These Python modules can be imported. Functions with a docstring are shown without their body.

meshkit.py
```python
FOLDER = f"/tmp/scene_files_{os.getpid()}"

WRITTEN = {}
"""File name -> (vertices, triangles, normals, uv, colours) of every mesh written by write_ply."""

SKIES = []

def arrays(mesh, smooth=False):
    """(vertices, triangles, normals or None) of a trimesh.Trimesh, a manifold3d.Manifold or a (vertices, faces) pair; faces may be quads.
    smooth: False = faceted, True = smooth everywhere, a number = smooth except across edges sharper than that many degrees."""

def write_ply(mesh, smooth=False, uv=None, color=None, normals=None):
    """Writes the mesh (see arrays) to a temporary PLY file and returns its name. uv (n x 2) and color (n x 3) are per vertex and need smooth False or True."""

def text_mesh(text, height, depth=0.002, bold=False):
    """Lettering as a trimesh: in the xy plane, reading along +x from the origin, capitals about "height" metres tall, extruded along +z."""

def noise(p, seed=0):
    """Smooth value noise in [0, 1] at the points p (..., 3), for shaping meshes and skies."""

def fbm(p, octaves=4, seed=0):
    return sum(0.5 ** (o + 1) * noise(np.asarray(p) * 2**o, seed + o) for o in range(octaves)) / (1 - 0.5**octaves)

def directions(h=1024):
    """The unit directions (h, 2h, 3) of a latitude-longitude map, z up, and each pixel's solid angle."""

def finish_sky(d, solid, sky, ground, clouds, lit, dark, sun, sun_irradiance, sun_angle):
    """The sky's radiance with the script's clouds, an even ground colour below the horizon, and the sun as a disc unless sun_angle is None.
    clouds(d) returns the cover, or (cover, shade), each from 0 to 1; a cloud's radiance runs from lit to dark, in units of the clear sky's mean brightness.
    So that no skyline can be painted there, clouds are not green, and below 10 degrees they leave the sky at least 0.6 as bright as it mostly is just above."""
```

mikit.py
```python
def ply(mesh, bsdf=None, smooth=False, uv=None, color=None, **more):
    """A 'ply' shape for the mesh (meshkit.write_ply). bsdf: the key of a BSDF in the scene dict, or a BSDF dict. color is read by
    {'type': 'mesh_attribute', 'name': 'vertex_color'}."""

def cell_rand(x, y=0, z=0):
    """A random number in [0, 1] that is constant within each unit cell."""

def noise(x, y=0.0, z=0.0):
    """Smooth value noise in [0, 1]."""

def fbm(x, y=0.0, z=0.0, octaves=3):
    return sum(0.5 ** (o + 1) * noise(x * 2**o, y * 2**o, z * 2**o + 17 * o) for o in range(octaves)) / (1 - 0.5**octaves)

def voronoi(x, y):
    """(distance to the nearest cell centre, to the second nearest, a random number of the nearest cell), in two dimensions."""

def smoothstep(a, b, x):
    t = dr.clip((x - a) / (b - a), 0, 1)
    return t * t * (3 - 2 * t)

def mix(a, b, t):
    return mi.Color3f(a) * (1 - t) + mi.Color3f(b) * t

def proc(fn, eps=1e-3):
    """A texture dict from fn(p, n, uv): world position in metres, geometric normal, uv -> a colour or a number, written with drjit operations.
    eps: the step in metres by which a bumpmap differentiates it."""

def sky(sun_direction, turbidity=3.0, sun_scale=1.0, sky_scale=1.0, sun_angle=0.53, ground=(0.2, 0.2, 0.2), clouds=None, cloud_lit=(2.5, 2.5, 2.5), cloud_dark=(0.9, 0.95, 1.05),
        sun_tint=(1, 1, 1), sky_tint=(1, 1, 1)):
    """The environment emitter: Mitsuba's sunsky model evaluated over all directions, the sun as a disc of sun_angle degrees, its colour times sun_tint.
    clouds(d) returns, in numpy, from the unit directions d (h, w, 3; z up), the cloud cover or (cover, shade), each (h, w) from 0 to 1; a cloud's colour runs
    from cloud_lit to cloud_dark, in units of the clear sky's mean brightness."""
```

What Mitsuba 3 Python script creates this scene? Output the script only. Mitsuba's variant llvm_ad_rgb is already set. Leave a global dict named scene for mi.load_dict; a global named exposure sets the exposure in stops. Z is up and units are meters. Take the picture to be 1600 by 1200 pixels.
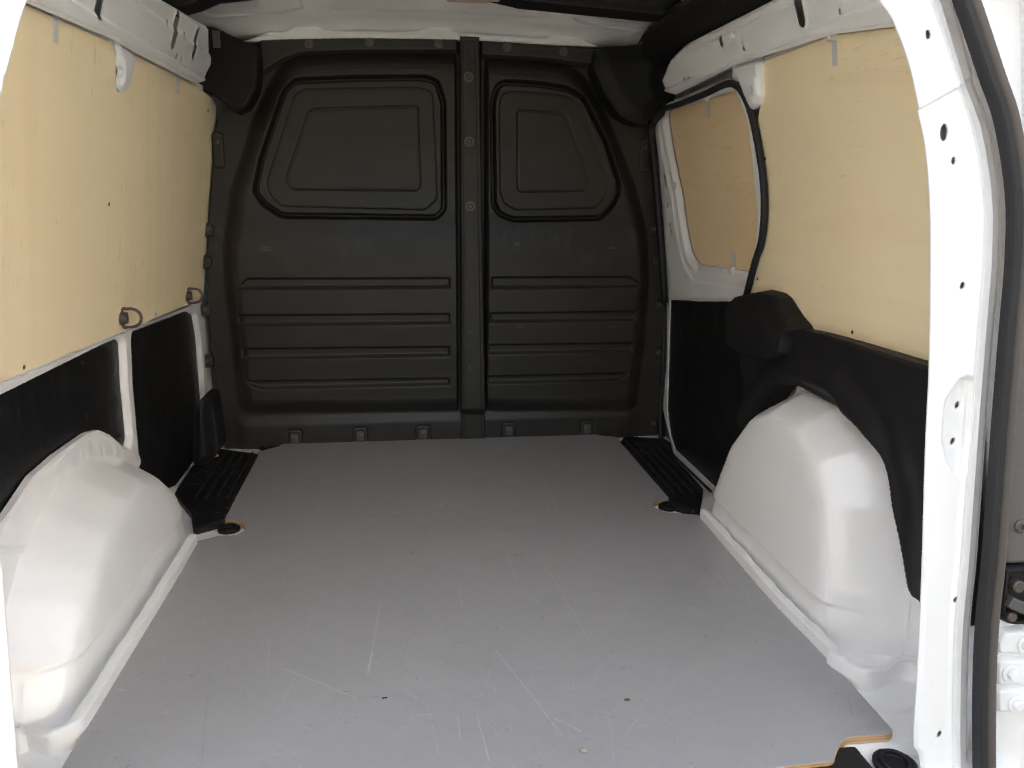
import math
import numpy as np, shapely, trimesh, drjit as dr, mitsuba as mi
from shapely.geometry import Polygon, LineString, Point, box
from shapely import affinity
import mikit, meshkit
from mikit import proc, noise, fbm, cell_rand, smoothstep, mix

rng = np.random.default_rng(7)
T = mi.ScalarTransform4f
scene, labels = {'type': 'scene'}, {}

# ------------------------------------------------------------------ camera, sky, exposure
CAM = (0.0, 0.0, 0.77)
FWD, UP = (0.129714, 0.964848, -0.228565), (0.021631, 0.227704, 0.973490)
scene['camera'] = {'type': 'perspective', 'fov': math.degrees(2 * math.atan(800 / 1250)), 'fov_axis': 'x', 'near_clip': 0.02, 'far_clip': 500.0,
                   'to_world': T().look_at(origin=CAM, target=[c + f for c, f in zip(CAM, FWD)], up=UP)}

def broken_clouds(d):
    q = d / np.maximum(d[..., 2:], 0.12)
    a = meshkit.fbm(np.stack([q[..., 0] * 1.1, q[..., 1] * 1.1, q[..., 0] * 0 + 3], -1), 5, 11)
    return np.clip((a - 0.47) / 0.14, 0, 1), np.clip((a - 0.62) / 0.3, 0, 1)

scene['sky'] = mikit.sky((-0.36, 0.67, 0.65), turbidity=3, clouds=broken_clouds, cloud_lit=(2.0, 2.1, 2.25), cloud_dark=(1.2, 1.2, 1.2), sun_tint=(0.90, 1.0, 1.15))
exposure = 3.9
PLANES = {
    'floor': ((0, 0, 0), (1, 0, 0), (0, 1, 0)),
    'metal': ((0, 0, -0.014), (1, 0, 0), (0, 1, 0)),
    'bulk': ((0, 2.513, 0), (1, 0, 0), (0, 0, 1)),
    'lu': ((-0.61, 0, 0.46), (0, 1, 0), (0.08, 0, 0.57)),
    'ru': ((0.83, 0, 0.46), (0, -1, 0), (-0.08, 0, 0.57)),
    'll': ((-0.625, 0, 0), (0, 1, 0), (0, 0, 1)),
    'rl': ((0.85, 0, 0), (0, -1, 0), (0, 0, 1)),
    'door': ((0.85, 0, 0.52), (0, -1, 0), (-0.072, 0, 0.53)),
    'lrail': ((-0.515, 0, 1.03), (0, 1, 0), (0.06, 0, 0.17)),
    'rrail': ((0.735, 0, 1.03), (0, -1, 0), (-0.06, 0, 0.17)),
    'pil': ((0, 0.89, 0), (1, 0, 0), (0, 0.09, 1)),
    'jamb': ((0, 0.875, 0), (1, 0, 0), (0, 0.09, 1)),
    'roof': ((0, 0, 1.225), (0, 1, 0), (1, 0, 0)),
    'lcorner': ((0, 2.415, 0), (1, 0, 0), (0, 0, 1)),
    'rcorner': ((0, 2.415, 0), (1, 0, 0), (0, 0, 1)),
    'redge': ((0.682, 0, 1.188), (0, -1, 0), (-0.1, 0, 0.06)),
    'trim': ((0.8, 0, 0), (0, -1, 0), (0, 0, 1)),
    'cover': ((0.79, 0, 0), (0, -1, 0), (0, 0, 1)),
    'ltrim': ((0, 2.2, 0), (1, 0, 0), (0, 0, 1)),
    'bow': ((0, 2.06, 0), (1, 0, 0), (0, 0, 1)),
}
OUTLINE = {
    'bulk_outline': ('bulk', [(-0.5387, -0.0567), (-0.5870, 0.0087), (-0.5867, 0.2761), (-0.5923, 0.4539), (-0.5669, 0.7191), (-0.5280, 0.9546), (-0.5003, 1.0429), (-0.4448, 1.1308), (-0.3967, 1.1937), (-0.3344, 1.1991), (-0.1184, 1.2094), (0.1623, 1.2149), (0.2244, 1.2134), (0.4442, 1.2061), (0.6005, 1.2002), (0.6928, 1.1265), (0.7488, 1.0071), (0.7844, 0.7867), (0.8299, 0.4840), (0.8380, 0.2508), (0.8343, -0.0601), (0.5577, -0.0960)]),
    'body_l': ('bulk', [(-0.5172, 0.0904), (-0.5279, 0.2751), (-0.5378, 0.5115), (-0.5341, 0.6164), (-0.5011, 0.7748), (-0.4264, 0.9743), (-0.3774, 1.0720), (-0.3345, 1.1339), (-0.2832, 1.1561), (-0.1199, 1.1661), (0.1620, 1.1745), (0.1540, 0.0933), (-0.5124, 0.1049)]),
    'body_r': ('bulk', [(0.2471, 1.1646), (0.4451, 1.1596), (0.5039, 1.1487), (0.5540, 1.1137), (0.6061, 1.0414), (0.6607, 0.9299), (0.7171, 0.8056), (0.7610, 0.6676), (0.7764, 0.5256), (0.7736, 0.3162), (0.7541, 0.0773), (0.2479, 0.0908)]),
    'win_l': ('bulk', [(-0.4347, 0.7752), (-0.4111, 0.8652), (-0.3358, 1.0589), (-0.2987, 1.0907), (-0.1377, 1.1019), (0.0662, 1.1091), (0.1103, 1.0980), (0.1301, 1.0351), (0.1294, 0.7805), (0.1289, 0.7280), (0.1016, 0.6977), (-0.3557, 0.7010), (-0.4083, 0.7355)]),
    'win2_l': ('bulk', [(-0.3918, 0.7991), (-0.3013, 1.0425), (-0.2719, 1.0605), (0.0435, 1.0735), (0.0895, 1.0624), (0.0975, 0.8265), (0.0986, 0.7578), (0.0638, 0.7295), (-0.3537, 0.7377), (-0.3811, 0.7667)]),
    'win3_l': ('bulk', [(-0.3368, 0.8124), (-0.3219, 0.7854), (0.0419, 0.7852), (0.0497, 0.7982), (0.0462, 1.0190), (0.0351, 1.0223), (-0.2458, 1.0091), (-0.2641, 0.9999)]),
    'win_r': ('bulk', [(0.2623, 0.7817), (0.2579, 1.0380), (0.2728, 1.0881), (0.2992, 1.1030), (0.3999, 1.1003), (0.4962, 1.0884), (0.5435, 1.0626), (0.6186, 0.9358), (0.6634, 0.8141), (0.6629, 0.7758), (0.6422, 0.7371), (0.6010, 0.6981), (0.3274, 0.6930), (0.2801, 0.7119), (0.2624, 0.7478)]),
    'win2_r': ('bulk', [(0.2915, 0.7820), (0.2882, 1.0387), (0.2975, 1.0621), (0.3184, 1.0679), (0.4389, 1.0655), (0.5107, 1.0546), (0.5367, 1.0298), (0.6249, 0.8194), (0.6165, 0.7754), (0.5855, 0.7387), (0.3368, 0.7313), (0.3034, 0.7500)]),
    'win3_r': ('bulk', [(0.3418, 1.0129), (0.3475, 1.0184), (0.4729, 1.0121), (0.4887, 1.0033), (0.5649, 0.8187), (0.5477, 0.7900), (0.3500, 0.7844), (0.3440, 0.7975)]),
    'rib0': ('bulk', [(-0.4985, 0.4951), (-0.4614, 0.5291), (0.1367, 0.5285), (0.1363, 0.4912)]),
    'rib1': ('bulk', [(-0.4999, 0.4204), (0.1357, 0.4179), (0.1353, 0.3799), (-0.5023, 0.3837)]),
    'rib2': ('bulk', [(-0.4975, 0.3171), (0.1347, 0.3132), (0.1344, 0.2764), (-0.4980, 0.2816)]),
    'rib3': ('bulk', [(-0.4949, 0.2138), (0.1338, 0.2105), (0.1335, 0.1814), (-0.4456, 0.1844), (-0.4826, 0.1994)]),
    'rib4': ('bulk', [(0.2610, 0.5300), (0.6958, 0.5302), (0.7279, 0.5099), (0.7327, 0.4957), (0.2611, 0.4885)]),
    'rib5': ('bulk', [(0.2573, 0.4187), (0.7278, 0.4202), (0.7293, 0.3872), (0.2574, 0.3824)]),
    'rib6': ('bulk', [(0.2534, 0.3174), (0.7261, 0.3165), (0.7233, 0.2850), (0.2535, 0.2805)]),
    'rib7': ('bulk', [(0.2516, 0.2143), (0.7178, 0.2153), (0.6847, 0.1882), (0.2516, 0.1829)]),
    'tabs': ('bulk', [(-0.3567, 0.0219), (-0.1528, 0.0241), (0.0471, 0.0243), (0.3270, 0.0267), (0.5887, 0.0255)]),
    'post': ('bulk', [(0.1735, 1.2153), (0.2262, 1.2152), (0.2480, -0.0184), (0.1699, -0.0202)]),
    'post_groove_l': ('bulk', [(0.1657, 1.1693), (0.1669, 0.7810), (0.1623, 0.0931)]),
    'post_screws': ('bulk', [(0.1956, 1.1062), (0.1968, 0.9259), (0.2000, 0.7392), (0.2031, 0.4696), (0.1986, 0.3535), (0.1941, 0.2413)]),
    'top_screws': ('bulk', [(-0.2549, 1.1845), (-0.0861, 1.1932), (0.1116, 1.1958), (0.3098, 1.1931), (0.4776, 1.1857)]),
    'tab_l': ('bulk', [(-0.5290, 0.9155), (-0.5744, 0.6670), (-0.5870, 0.5729), (-0.5998, 0.4287), (-0.6061, 0.2705), (-0.6068, 0.0555)]),
    'tab_r': ('bulk', [(0.7467, 0.9218), (0.7882, 0.6717), (0.8036, 0.5767), (0.8176, 0.4319), (0.8215, 0.2726), (0.8184, 0.0309)]),
    'topstrip': ('bulk', [(-0.3967, 1.1937), (-0.3344, 1.1991), (-0.1184, 1.2094), (0.1623, 1.2149), (0.2244, 1.2134), (0.4442, 1.2061), (0.6005, 1.2002), (0.5827, 1.1454), (0.5136, 1.1508), (0.4451, 1.1596), (0.2471, 1.1646), (0.1620, 1.1745), (-0.1199, 1.1661), (-0.2832, 1.1561), (-0.3289, 1.1375), (-0.3937, 1.0977)]),
    'ply_l': ('lu', [(0.8960, 0.0361), (1.2591, 0.0312), (1.7659, 0.0191), (2.3972, 0.0015), (2.5284, -0.0041), (2.5432, 0.2610), (2.5457, 0.5017), (2.5349, 0.5637), (2.4663, 0.5791), (2.2852, 0.5857), (1.7988, 0.5860), (1.7851, 0.5717), (1.7600, 0.5318), (1.7407, 0.5089), (1.7197, 0.5016), (1.7012, 0.5065), (1.6970, 0.5408), (1.6941, 0.5634), (1.6742, 0.5862), (1.6219, 0.5848), (1.3138, 0.5762), (0.9762, 0.5619)]),
    'ply_l_marks': ('lu', [(1.6885, 0.2908), (1.3364, 0.0384), (2.0418, 0.0214), (2.4392, 0.5400)]),
    'ply_l_clips': ('lu', [(1.4197, 0.5842), (2.1139, 0.5890)]),
    'hb_l0': ('ll', [(1.0499, 0.4726), (1.2971, 0.4744), (1.8068, 0.4624), (1.8278, 0.4516), (1.8124, 0.3600), (1.8097, 0.2402), (1.7915, 0.2221), (1.7589, 0.2237), (1.6694, 0.2581), (1.4828, 0.2809), (1.2371, 0.2623), (1.0037, 0.3041)]),
    'hb_l1': ('ll', [(1.8791, 0.4541), (1.9029, 0.4603), (2.3810, 0.4416), (2.4469, 0.4229), (2.4697, 0.3539), (2.4682, 0.2066), (2.4512, 0.0085), (2.2389, 0.0008), (2.1464, 0.0006), (1.9527, 0.0440), (1.8328, 0.1136), (1.8521, 0.1766), (1.8601, 0.3488)]),
    'frame_l': ('ll', [(1.0533, 0.4849), (1.2993, 0.4820), (1.8172, 0.4704), (2.4569, 0.4537), (2.5961, 0.4476), (2.5694, 0.2655), (2.5677, 0.1833), (2.5433, -0.0209), (2.3099, 0.0011), (2.0600, -0.0027), (1.5641, 0.0239), (0.9829, 0.2282)]),
    'lip_l': ('ll', [(1.1288, 0.2709), (1.2451, 0.2905), (1.3321, 0.3165), (1.4264, 0.3216), (1.5692, 0.3197), (1.6219, 0.3105), (1.6769, 0.2833), (1.7634, 0.2252), (1.8526, 0.1780), (1.8334, 0.1598), (1.4406, 0.1363)]),
    'rings': ('lu', [(1.7908, 0.0496), (2.3348, 0.0310)]),
    'ring_a': ('lu', [(1.7805, 0.0486), (1.7911, 0.0609), (1.8288, 0.0611), (1.8740, 0.0533), (1.9083, 0.0395), (1.9057, 0.0265), (1.8744, 0.0211), (1.8254, 0.0261), (1.7906, 0.0345)]),
    'ring_b': ('lu', [(2.3129, 0.0303), (2.3231, 0.0452), (2.3655, 0.0458), (2.4191, 0.0377), (2.4538, 0.0223), (2.4501, 0.0075), (2.4132, 0.0028), (2.3450, 0.0136)]),
    'hb_bumps_l': ('ll', [(1.7547, 0.4441), (1.6256, 0.4460), (2.2091, 0.4315), (2.0500, 0.4405), (1.8969, 0.4407), (1.6110, 0.3412), (1.4410, 0.3451), (1.7760, 0.2534)]),
    'lrail': ('lrail', [(1.2807, -0.0037), (1.6366, 0.0095), (1.7466, 0.0064), (2.2148, 0.0098), (2.2808, 0.0222), (2.3188, 0.0749), (2.2250, 0.1483), (1.8304, 0.1274), (1.4779, 0.1060), (1.0937, 0.0574), (1.1207, -0.0080)]),
    'lrail_slots': ('lrail', [(1.5270, 0.0544), (1.9601, 0.0910), (2.1316, 0.0929)]),
    'lrail_holes': ('lrail', [(1.9024, 0.0945), (2.0412, 0.0954), (2.0115, 0.0434), (2.0537, 0.0446)]),
    'lbracket': ('lu', [(1.6713, 0.5985), (1.7723, 0.5895), (1.8005, 0.5820), (1.7726, 0.5328), (1.7531, 0.5097), (1.7320, 0.5024), (1.7134, 0.5073), (1.7091, 0.5419), (1.7025, 0.5664)]),
    'lbrhole': ('lu', [(1.7078, 0.5389)]),
    'lcorner': ('lcorner', [(-0.5269, 1.2065), (-0.5182, 1.2116), (-0.4886, 1.2061), (-0.4546, 1.1895), (-0.4203, 1.1743), (-0.3871, 1.1639), (-0.3923, 1.0812), (-0.4012, 1.0476), (-0.4263, 1.0049), (-0.4582, 0.9890), (-0.4777, 1.0038), (-0.5145, 1.0365), (-0.5492, 1.0473), (-0.5546, 1.0637), (-0.5367, 1.0774), (-0.5214, 1.1025), (-0.5166, 1.1436), (-0.5252, 1.1629)]),
    'lcorner_slot': ('lcorner', [(-0.4941, 1.1995), (-0.4923, 1.1558)]),
    'ltrim': ('ltrim', [(-0.5568, 0.2285), (-0.5391, 0.2190), (-0.5308, 0.1040), (-0.5304, 0.0633), (-0.5437, 0.0451), (-0.5786, 0.0333), (-0.5953, 0.0377), (-0.5796, 0.1931)]),
    'board': ('floor', [(-0.4824, 1.0213), (-0.4850, 1.1812), (-0.4824, 1.5956), (-0.4841, 1.7668), (-0.4409, 1.7938), (-0.4052, 1.7934), (-0.3859, 1.8132), (-0.3886, 1.8435), (-0.4058, 1.8726), (-0.4488, 1.8932), (-0.4524, 2.3961), (-0.4606, 2.4221), (-0.4014, 2.4743), (-0.3983, 2.5076), (0.1283, 2.5158), (0.6231, 2.5235), (0.6273, 2.4859), (0.6811, 2.4585), (0.6805, 2.4158), (0.6793, 1.9145), (0.6682, 1.9019), (0.6419, 1.8957), (0.6188, 1.8713), (0.6172, 1.8496), (0.6370, 1.8175), (0.7212, 1.7873), (0.7072, 1.3835), (0.7102, 1.1692), (0.7071, 0.9584)]),
    'board_rear': ('floor', [(0.7071, 0.9584), (0.6971, 0.9522), (0.6317, 0.9529), (0.6136, 0.9422), (0.5993, 0.9272), (0.5874, 0.9111), (0.5802, 0.9067), (0.5235, 0.9057), (0.4944, 0.9040)]),
    'mat_l': ('floor', [(-0.5761, 2.4603), (-0.4522, 2.3963), (-0.4465, 1.8833), (-0.4478, 1.8756), (-0.5053, 1.8322), (-0.5370, 1.9379), (-0.6159, 2.0880), (-0.6227, 2.3012), (-0.6054, 2.4634)]),
    'mat_r': ('floor', [(0.6769, 2.4033), (0.6758, 1.9045), (0.6676, 1.8647), (0.7171, 1.7946), (0.7907, 1.9635), (0.7976, 2.1041), (0.7989, 2.2207), (0.8380, 2.3795), (0.8348, 2.4222), (0.7044, 2.4574)]),
    'eyes': ('metal', [(-0.4436, 2.4895), (-0.4298, 1.8541), (0.6736, 2.5200), (0.6635, 1.8749), (0.6759, 0.9035)]),
    'debris': ('floor', [(-0.5725, 2.3721), (0.2380, 0.9682), (0.3320, 1.0769), (-0.0460, 1.1271), (-0.4876, 1.4440)]),
    'lstrip': ('floor', [(-0.6222, 2.3128), (-0.6242, 2.1431)]),
    'ply_r': ('ru', [(-1.6958, 0.5927), (-1.4116, 0.5939), (-1.2308, 0.5723), (-1.1052, 0.5675), (-1.0496, 0.3243), (-1.0451, 0.0575), (-1.1409, 0.0535), (-1.5702, 0.0410), (-1.6753, 0.0902), (-1.8312, 0.0701), (-1.7955, 0.1205), (-1.7340, 0.1996), (-1.6979, 0.2857), (-1.7026, 0.3810), (-1.7285, 0.4828), (-1.7126, 0.5076), (-1.7009, 0.5258)]),
    'ply_r_marks': ('ru', [(-1.3700, 0.0707), (-1.7007, 0.3971), (-1.7733, 0.1288)]),
    'ply_r_clips': ('ru', [(-1.4014, 0.5848)]),
    'rbracket': ('ru', [(-1.8178, 0.6036), (-1.7494, 0.6026), (-1.6838, 0.5939), (-1.6891, 0.5249), (-1.7036, 0.5085), (-1.7366, 0.5013), (-1.7655, 0.5337)]),
    'rbrhole': ('ru', [(-1.7060, 0.5398)]),
    'door_frame': ('door', [(-2.5394, 0.5195), (-2.3775, 0.5250), (-1.9400, 0.5337), (-1.8523, 0.4969), (-1.8010, 0.4360), (-1.7672, 0.3228), (-1.7548, 0.2241), (-1.7842, 0.1357), (-1.8387, 0.0552), (-1.8592, 0.0057), (-2.5343, -0.0814), (-2.5120, -0.0155), (-2.5074, 0.1897), (-2.5270, 0.3681)]),
    'door_win': ('door', [(-2.3943, 0.5034), (-1.9064, 0.5020), (-1.8675, 0.4634), (-1.8315, 0.4107), (-1.8211, 0.3247), (-1.8064, 0.2128), (-1.8333, 0.1325), (-1.8843, 0.0742), (-2.2249, 0.0628), (-2.2827, 0.0900), (-2.3164, 0.1649), (-2.3312, 0.2521), (-2.3569, 0.3152), (-2.3933, 0.4087), (-2.4097, 0.4886)]),
    'door_hb': ('rl', [(-2.4665, 0.4972), (-1.7603, 0.5502), (-1.6560, -0.0082), (-2.1062, -0.0203), (-2.2164, -0.0331), (-2.3350, -0.0251), (-2.4049, 0.0175), (-2.4498, 0.0917), (-2.4769, 0.4467)]),
    'door_low': ('rl', [(-2.5550, 0.5254), (-1.7033, 0.5887), (-1.5904, -0.0104), (-2.1113, -0.0795), (-2.1813, -0.0757), (-2.3980, -0.0239), (-2.5076, 0.0762)]),
    'door_holes': ('door', [(-2.4273, 0.3149), (-2.4203, 0.2938), (-2.4170, 0.2307), (-2.4123, 0.1729), (-2.4052, 0.1518), (-2.4233, 0.0180), (-2.2162, 0.0544), (-2.0667, 0.0624)]),
    'door_clips': ('door', [(-2.0922, 0.4977), (-2.3570, 0.2893), (-1.9828, 0.0766)]),
    'seal_low': ('rl', [(-2.1407, -0.1206), (-2.3763, -0.0928), (-2.4643, -0.0447), (-2.5050, 0.0772), (-2.4999, 0.2534), (-2.5208, 0.4202)]),
    'seal_r': ('ru', [(-2.4658, 0.0003), (-2.4562, 0.1340), (-2.4517, 0.2924), (-2.4538, 0.4459), (-2.4606, 0.5121), (-2.4266, 0.5408), (-2.3354, 0.5611), (-2.1915, 0.5618), (-2.0007, 0.5659), (-1.8696, 0.5717), (-1.8120, 0.5631), (-1.7732, 0.5408), (-1.7386, 0.4985), (-1.7117, 0.4298), (-1.6952, 0.3554), (-1.6971, 0.2873), (-1.7179, 0.2237), (-1.7623, 0.1672), (-1.8061, 0.1059), (-1.8427, 0.0578), (-1.8715, 0.0186)]),
    'rrail': ('rrail', [(-2.2607, 0.0249), (-2.2765, 0.0586), (-2.1622, 0.1028), (-2.0348, 0.1146), (-1.7067, 0.1117), (-1.5582, 0.1112), (-1.2821, 0.1080), (-0.9286, 0.0806), (-0.9452, 0.0011), (-1.2096, -0.0072), (-1.3797, 0.0137), (-1.7144, 0.0230), (-1.7801, 0.0253), (-2.1925, 0.0096)]),
    'rrail_slots': ('rrail', [(-1.4656, 0.0724)]),
    'rrail_holes': ('rrail', [(-1.8291, 0.0834), (-1.7544, 0.0832), (-1.7245, 0.0499), (-2.1052, 0.0368), (-2.0716, 0.0370), (-1.3429, 0.0428)]),
    'rcorner': ('rcorner', [(0.5655, 1.1900), (0.6906, 1.2008), (0.7014, 1.2150), (0.7039, 1.2427), (0.7552, 1.2840), (0.7926, 1.3007), (0.9322, 1.3470), (1.0980, 1.3533), (0.9876, 1.2853), (0.8272, 1.2050), (0.7828, 1.1669), (0.7591, 1.1027), (0.7764, 1.0711), (0.8062, 1.0646), (0.7957, 1.0410), (0.7294, 0.9963), (0.7166, 0.9779), (0.6712, 0.9879), (0.6374, 1.0052), (0.5949, 1.0578), (0.5561, 1.1307)]),
    'redge': ('redge', [(-2.3439, -0.0871), (-2.1450, -0.0614), (-1.8033, -0.0646), (-1.6347, -0.0679), (-1.3603, -0.0699), (-1.4124, 0.0083), (-1.7091, 0.0280), (-1.9646, 0.0327), (-2.0763, 0.0378), (-2.2488, 0.0306), (-2.4368, -0.0187), (-2.4925, -0.0862)]),
    'bow': ('bow', [(-0.5324, 1.1924), (-0.5239, 1.1778), (-0.4694, 1.1934), (-0.4258, 1.2126), (0.0261, 1.2741), (0.2997, 1.2275), (0.6442, 1.2084), (0.6855, 1.2289), (0.7613, 1.2754), (-0.0311, 1.3532), (-0.6044, 1.2350)]),
    'cover': ('cover', [(-1.8666, 0.5252), (-1.8215, 0.5539), (-1.7022, 0.5777), (-1.6323, 0.5786), (-1.6006, 0.5700), (-1.5568, 0.5381), (-1.5051, 0.5131), (-1.5334, 0.4885), (-1.5396, 0.4469), (-1.6019, 0.4161), (-1.7570, 0.4033), (-1.8334, 0.4071), (-1.8643, 0.4462)]),
    'trim': ('trim', [(-1.7683, 0.3386), (-1.7725, 0.4615), (-1.5244, 0.5111), (-1.1100, 0.5219), (-1.0584, 0.5241), (-0.9863, 0.1687), (-1.0543, 0.1519), (-1.0784, 0.1491), (-1.0977, 0.1696), (-1.1384, 0.2695), (-1.1719, 0.3300), (-1.2098, 0.3627), (-1.2860, 0.3867), (-1.4037, 0.3909), (-1.5351, 0.3918), (-1.6045, 0.3669), (-1.6730, 0.3009), (-1.7261, 0.2081)]),
    'arch_r_top': ('rl', [(-2.0935, -0.1222), (-1.9831, 0.0720), (-1.8742, 0.1777), (-1.7468, 0.2956), (-1.6332, 0.3793), (-1.3717, 0.3676), (-1.2575, 0.3162), (-1.1740, 0.1342)]),
    'header': ('bulk', [(-0.4392, 1.1838), (-0.3911, 1.2021), (-0.3643, 1.2130), (-0.3293, 1.2142), (-0.3117, 1.2164), (-0.2898, 1.2322), (-0.2368, 1.2357), (-0.2144, 1.2230), (-0.1163, 1.2229), (0.0466, 1.2283), (0.0797, 1.2396), (0.1384, 1.2399), (0.1605, 1.2303), (0.2217, 1.2272), (0.3247, 1.2236), (0.4194, 1.2214), (0.4591, 1.2384), (0.5208, 1.2264), (0.5833, 1.2036), (0.4388, 1.2045), (0.2217, 1.2098), (-0.1170, 1.2042), (-0.3304, 1.1940), (-0.3921, 1.1870)]),
    'flange_r_path': ('floor', [(0.7152, 1.7756), (0.7049, 1.3785), (0.7093, 1.1652), (0.7030, 1.1364), (0.7109, 1.1052), (0.7245, 1.0817), (0.7518, 1.0784), (0.7921, 1.0992), (0.8168, 1.0963), (0.8373, 1.0754)]),
    'flange_l_path': ('floor', [(-0.4824, 1.7596), (-0.4808, 1.5897), (-0.4838, 1.1778), (-0.4836, 1.1583), (-0.4840, 1.1333), (-0.4865, 1.0979), (-0.4984, 1.0808), (-0.5138, 1.0715), (-0.5342, 1.0795), (-0.5521, 1.0872), (-0.5685, 1.0795), (-0.6345, 1.0725)]),
    'pil_r': ('pil', [(0.4898, 1.1678), (0.5490, 1.0512), (0.5765, 1.0088), (0.5946, 0.9874), (0.6190, 0.9398), (0.6365, 0.8873), (0.6523, 0.8375), (0.6638, 0.7671), (0.6709, 0.6869), (0.6786, 0.5629), (0.6816, 0.4520), (0.6895, 0.2743), (0.6933, 0.1353), (0.6953, 0.0301), (0.7063, 0.0000), (0.7244, -0.1107), (0.8154, -0.1201), (0.7964, -0.0179), (0.7862, 0.0998), (0.7818, 0.1950), (0.7834, 0.2874), (0.7823, 0.3957), (0.7812, 0.5010), (0.7811, 0.6033), (0.7811, 0.7030), (0.7735, 0.7839), (0.7503, 0.8704), (0.7235, 0.9238), (0.6857, 1.0130), (0.6609, 1.0561), (0.5940, 1.1740)]),
    'pil_seam': ('pil', [(0.6376, 0.8835), (0.6995, 0.9194), (0.7147, 0.9251)]),
    'pil_holes': ('pil', [(0.6397, 0.9704), (0.6726, 0.8557), (0.6884, 0.8217), (0.7137, 0.6655), (0.7279, 0.5066), (0.7255, 0.4575), (0.7378, 0.2386), (0.7305, 0.0397)]),
    'pil_recess': ('pil', [(0.7089, 0.4337), (0.7012, 0.4600), (0.6992, 0.4859), (0.7014, 0.5159), (0.7201, 0.5452), (0.7344, 0.5492), (0.7432, 0.5430), (0.7469, 0.5105), (0.7488, 0.4672), (0.7454, 0.4192), (0.7397, 0.4088), (0.7266, 0.4093)]),
    'rseal': ('jamb', [(0.5757, 1.1809), (0.6313, 1.0865), (0.6724, 1.0091), (0.7138, 0.9230), (0.7394, 0.8689), (0.7623, 0.7837), (0.7697, 0.7041), (0.7698, 0.6060), (0.7699, 0.5052), (0.7710, 0.4016), (0.7721, 0.2950), (0.7706, 0.2039), (0.7749, 0.1103), (0.7849, -0.0057), (0.7973, -0.1256)]),
    'rseal2': ('jamb', [(0.6560, 1.0877), (0.6960, 1.0100), (0.7362, 0.9236), (0.7594, 0.8616), (0.7809, 0.7839), (0.7886, 0.7040), (0.7899, 0.6057), (0.7903, 0.5047), (0.7926, 0.4007), (0.7939, 0.2938), (0.7917, 0.2026), (0.7934, 0.1089), (0.8018, -0.0072), (0.8145, -0.1274)]),
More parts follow.
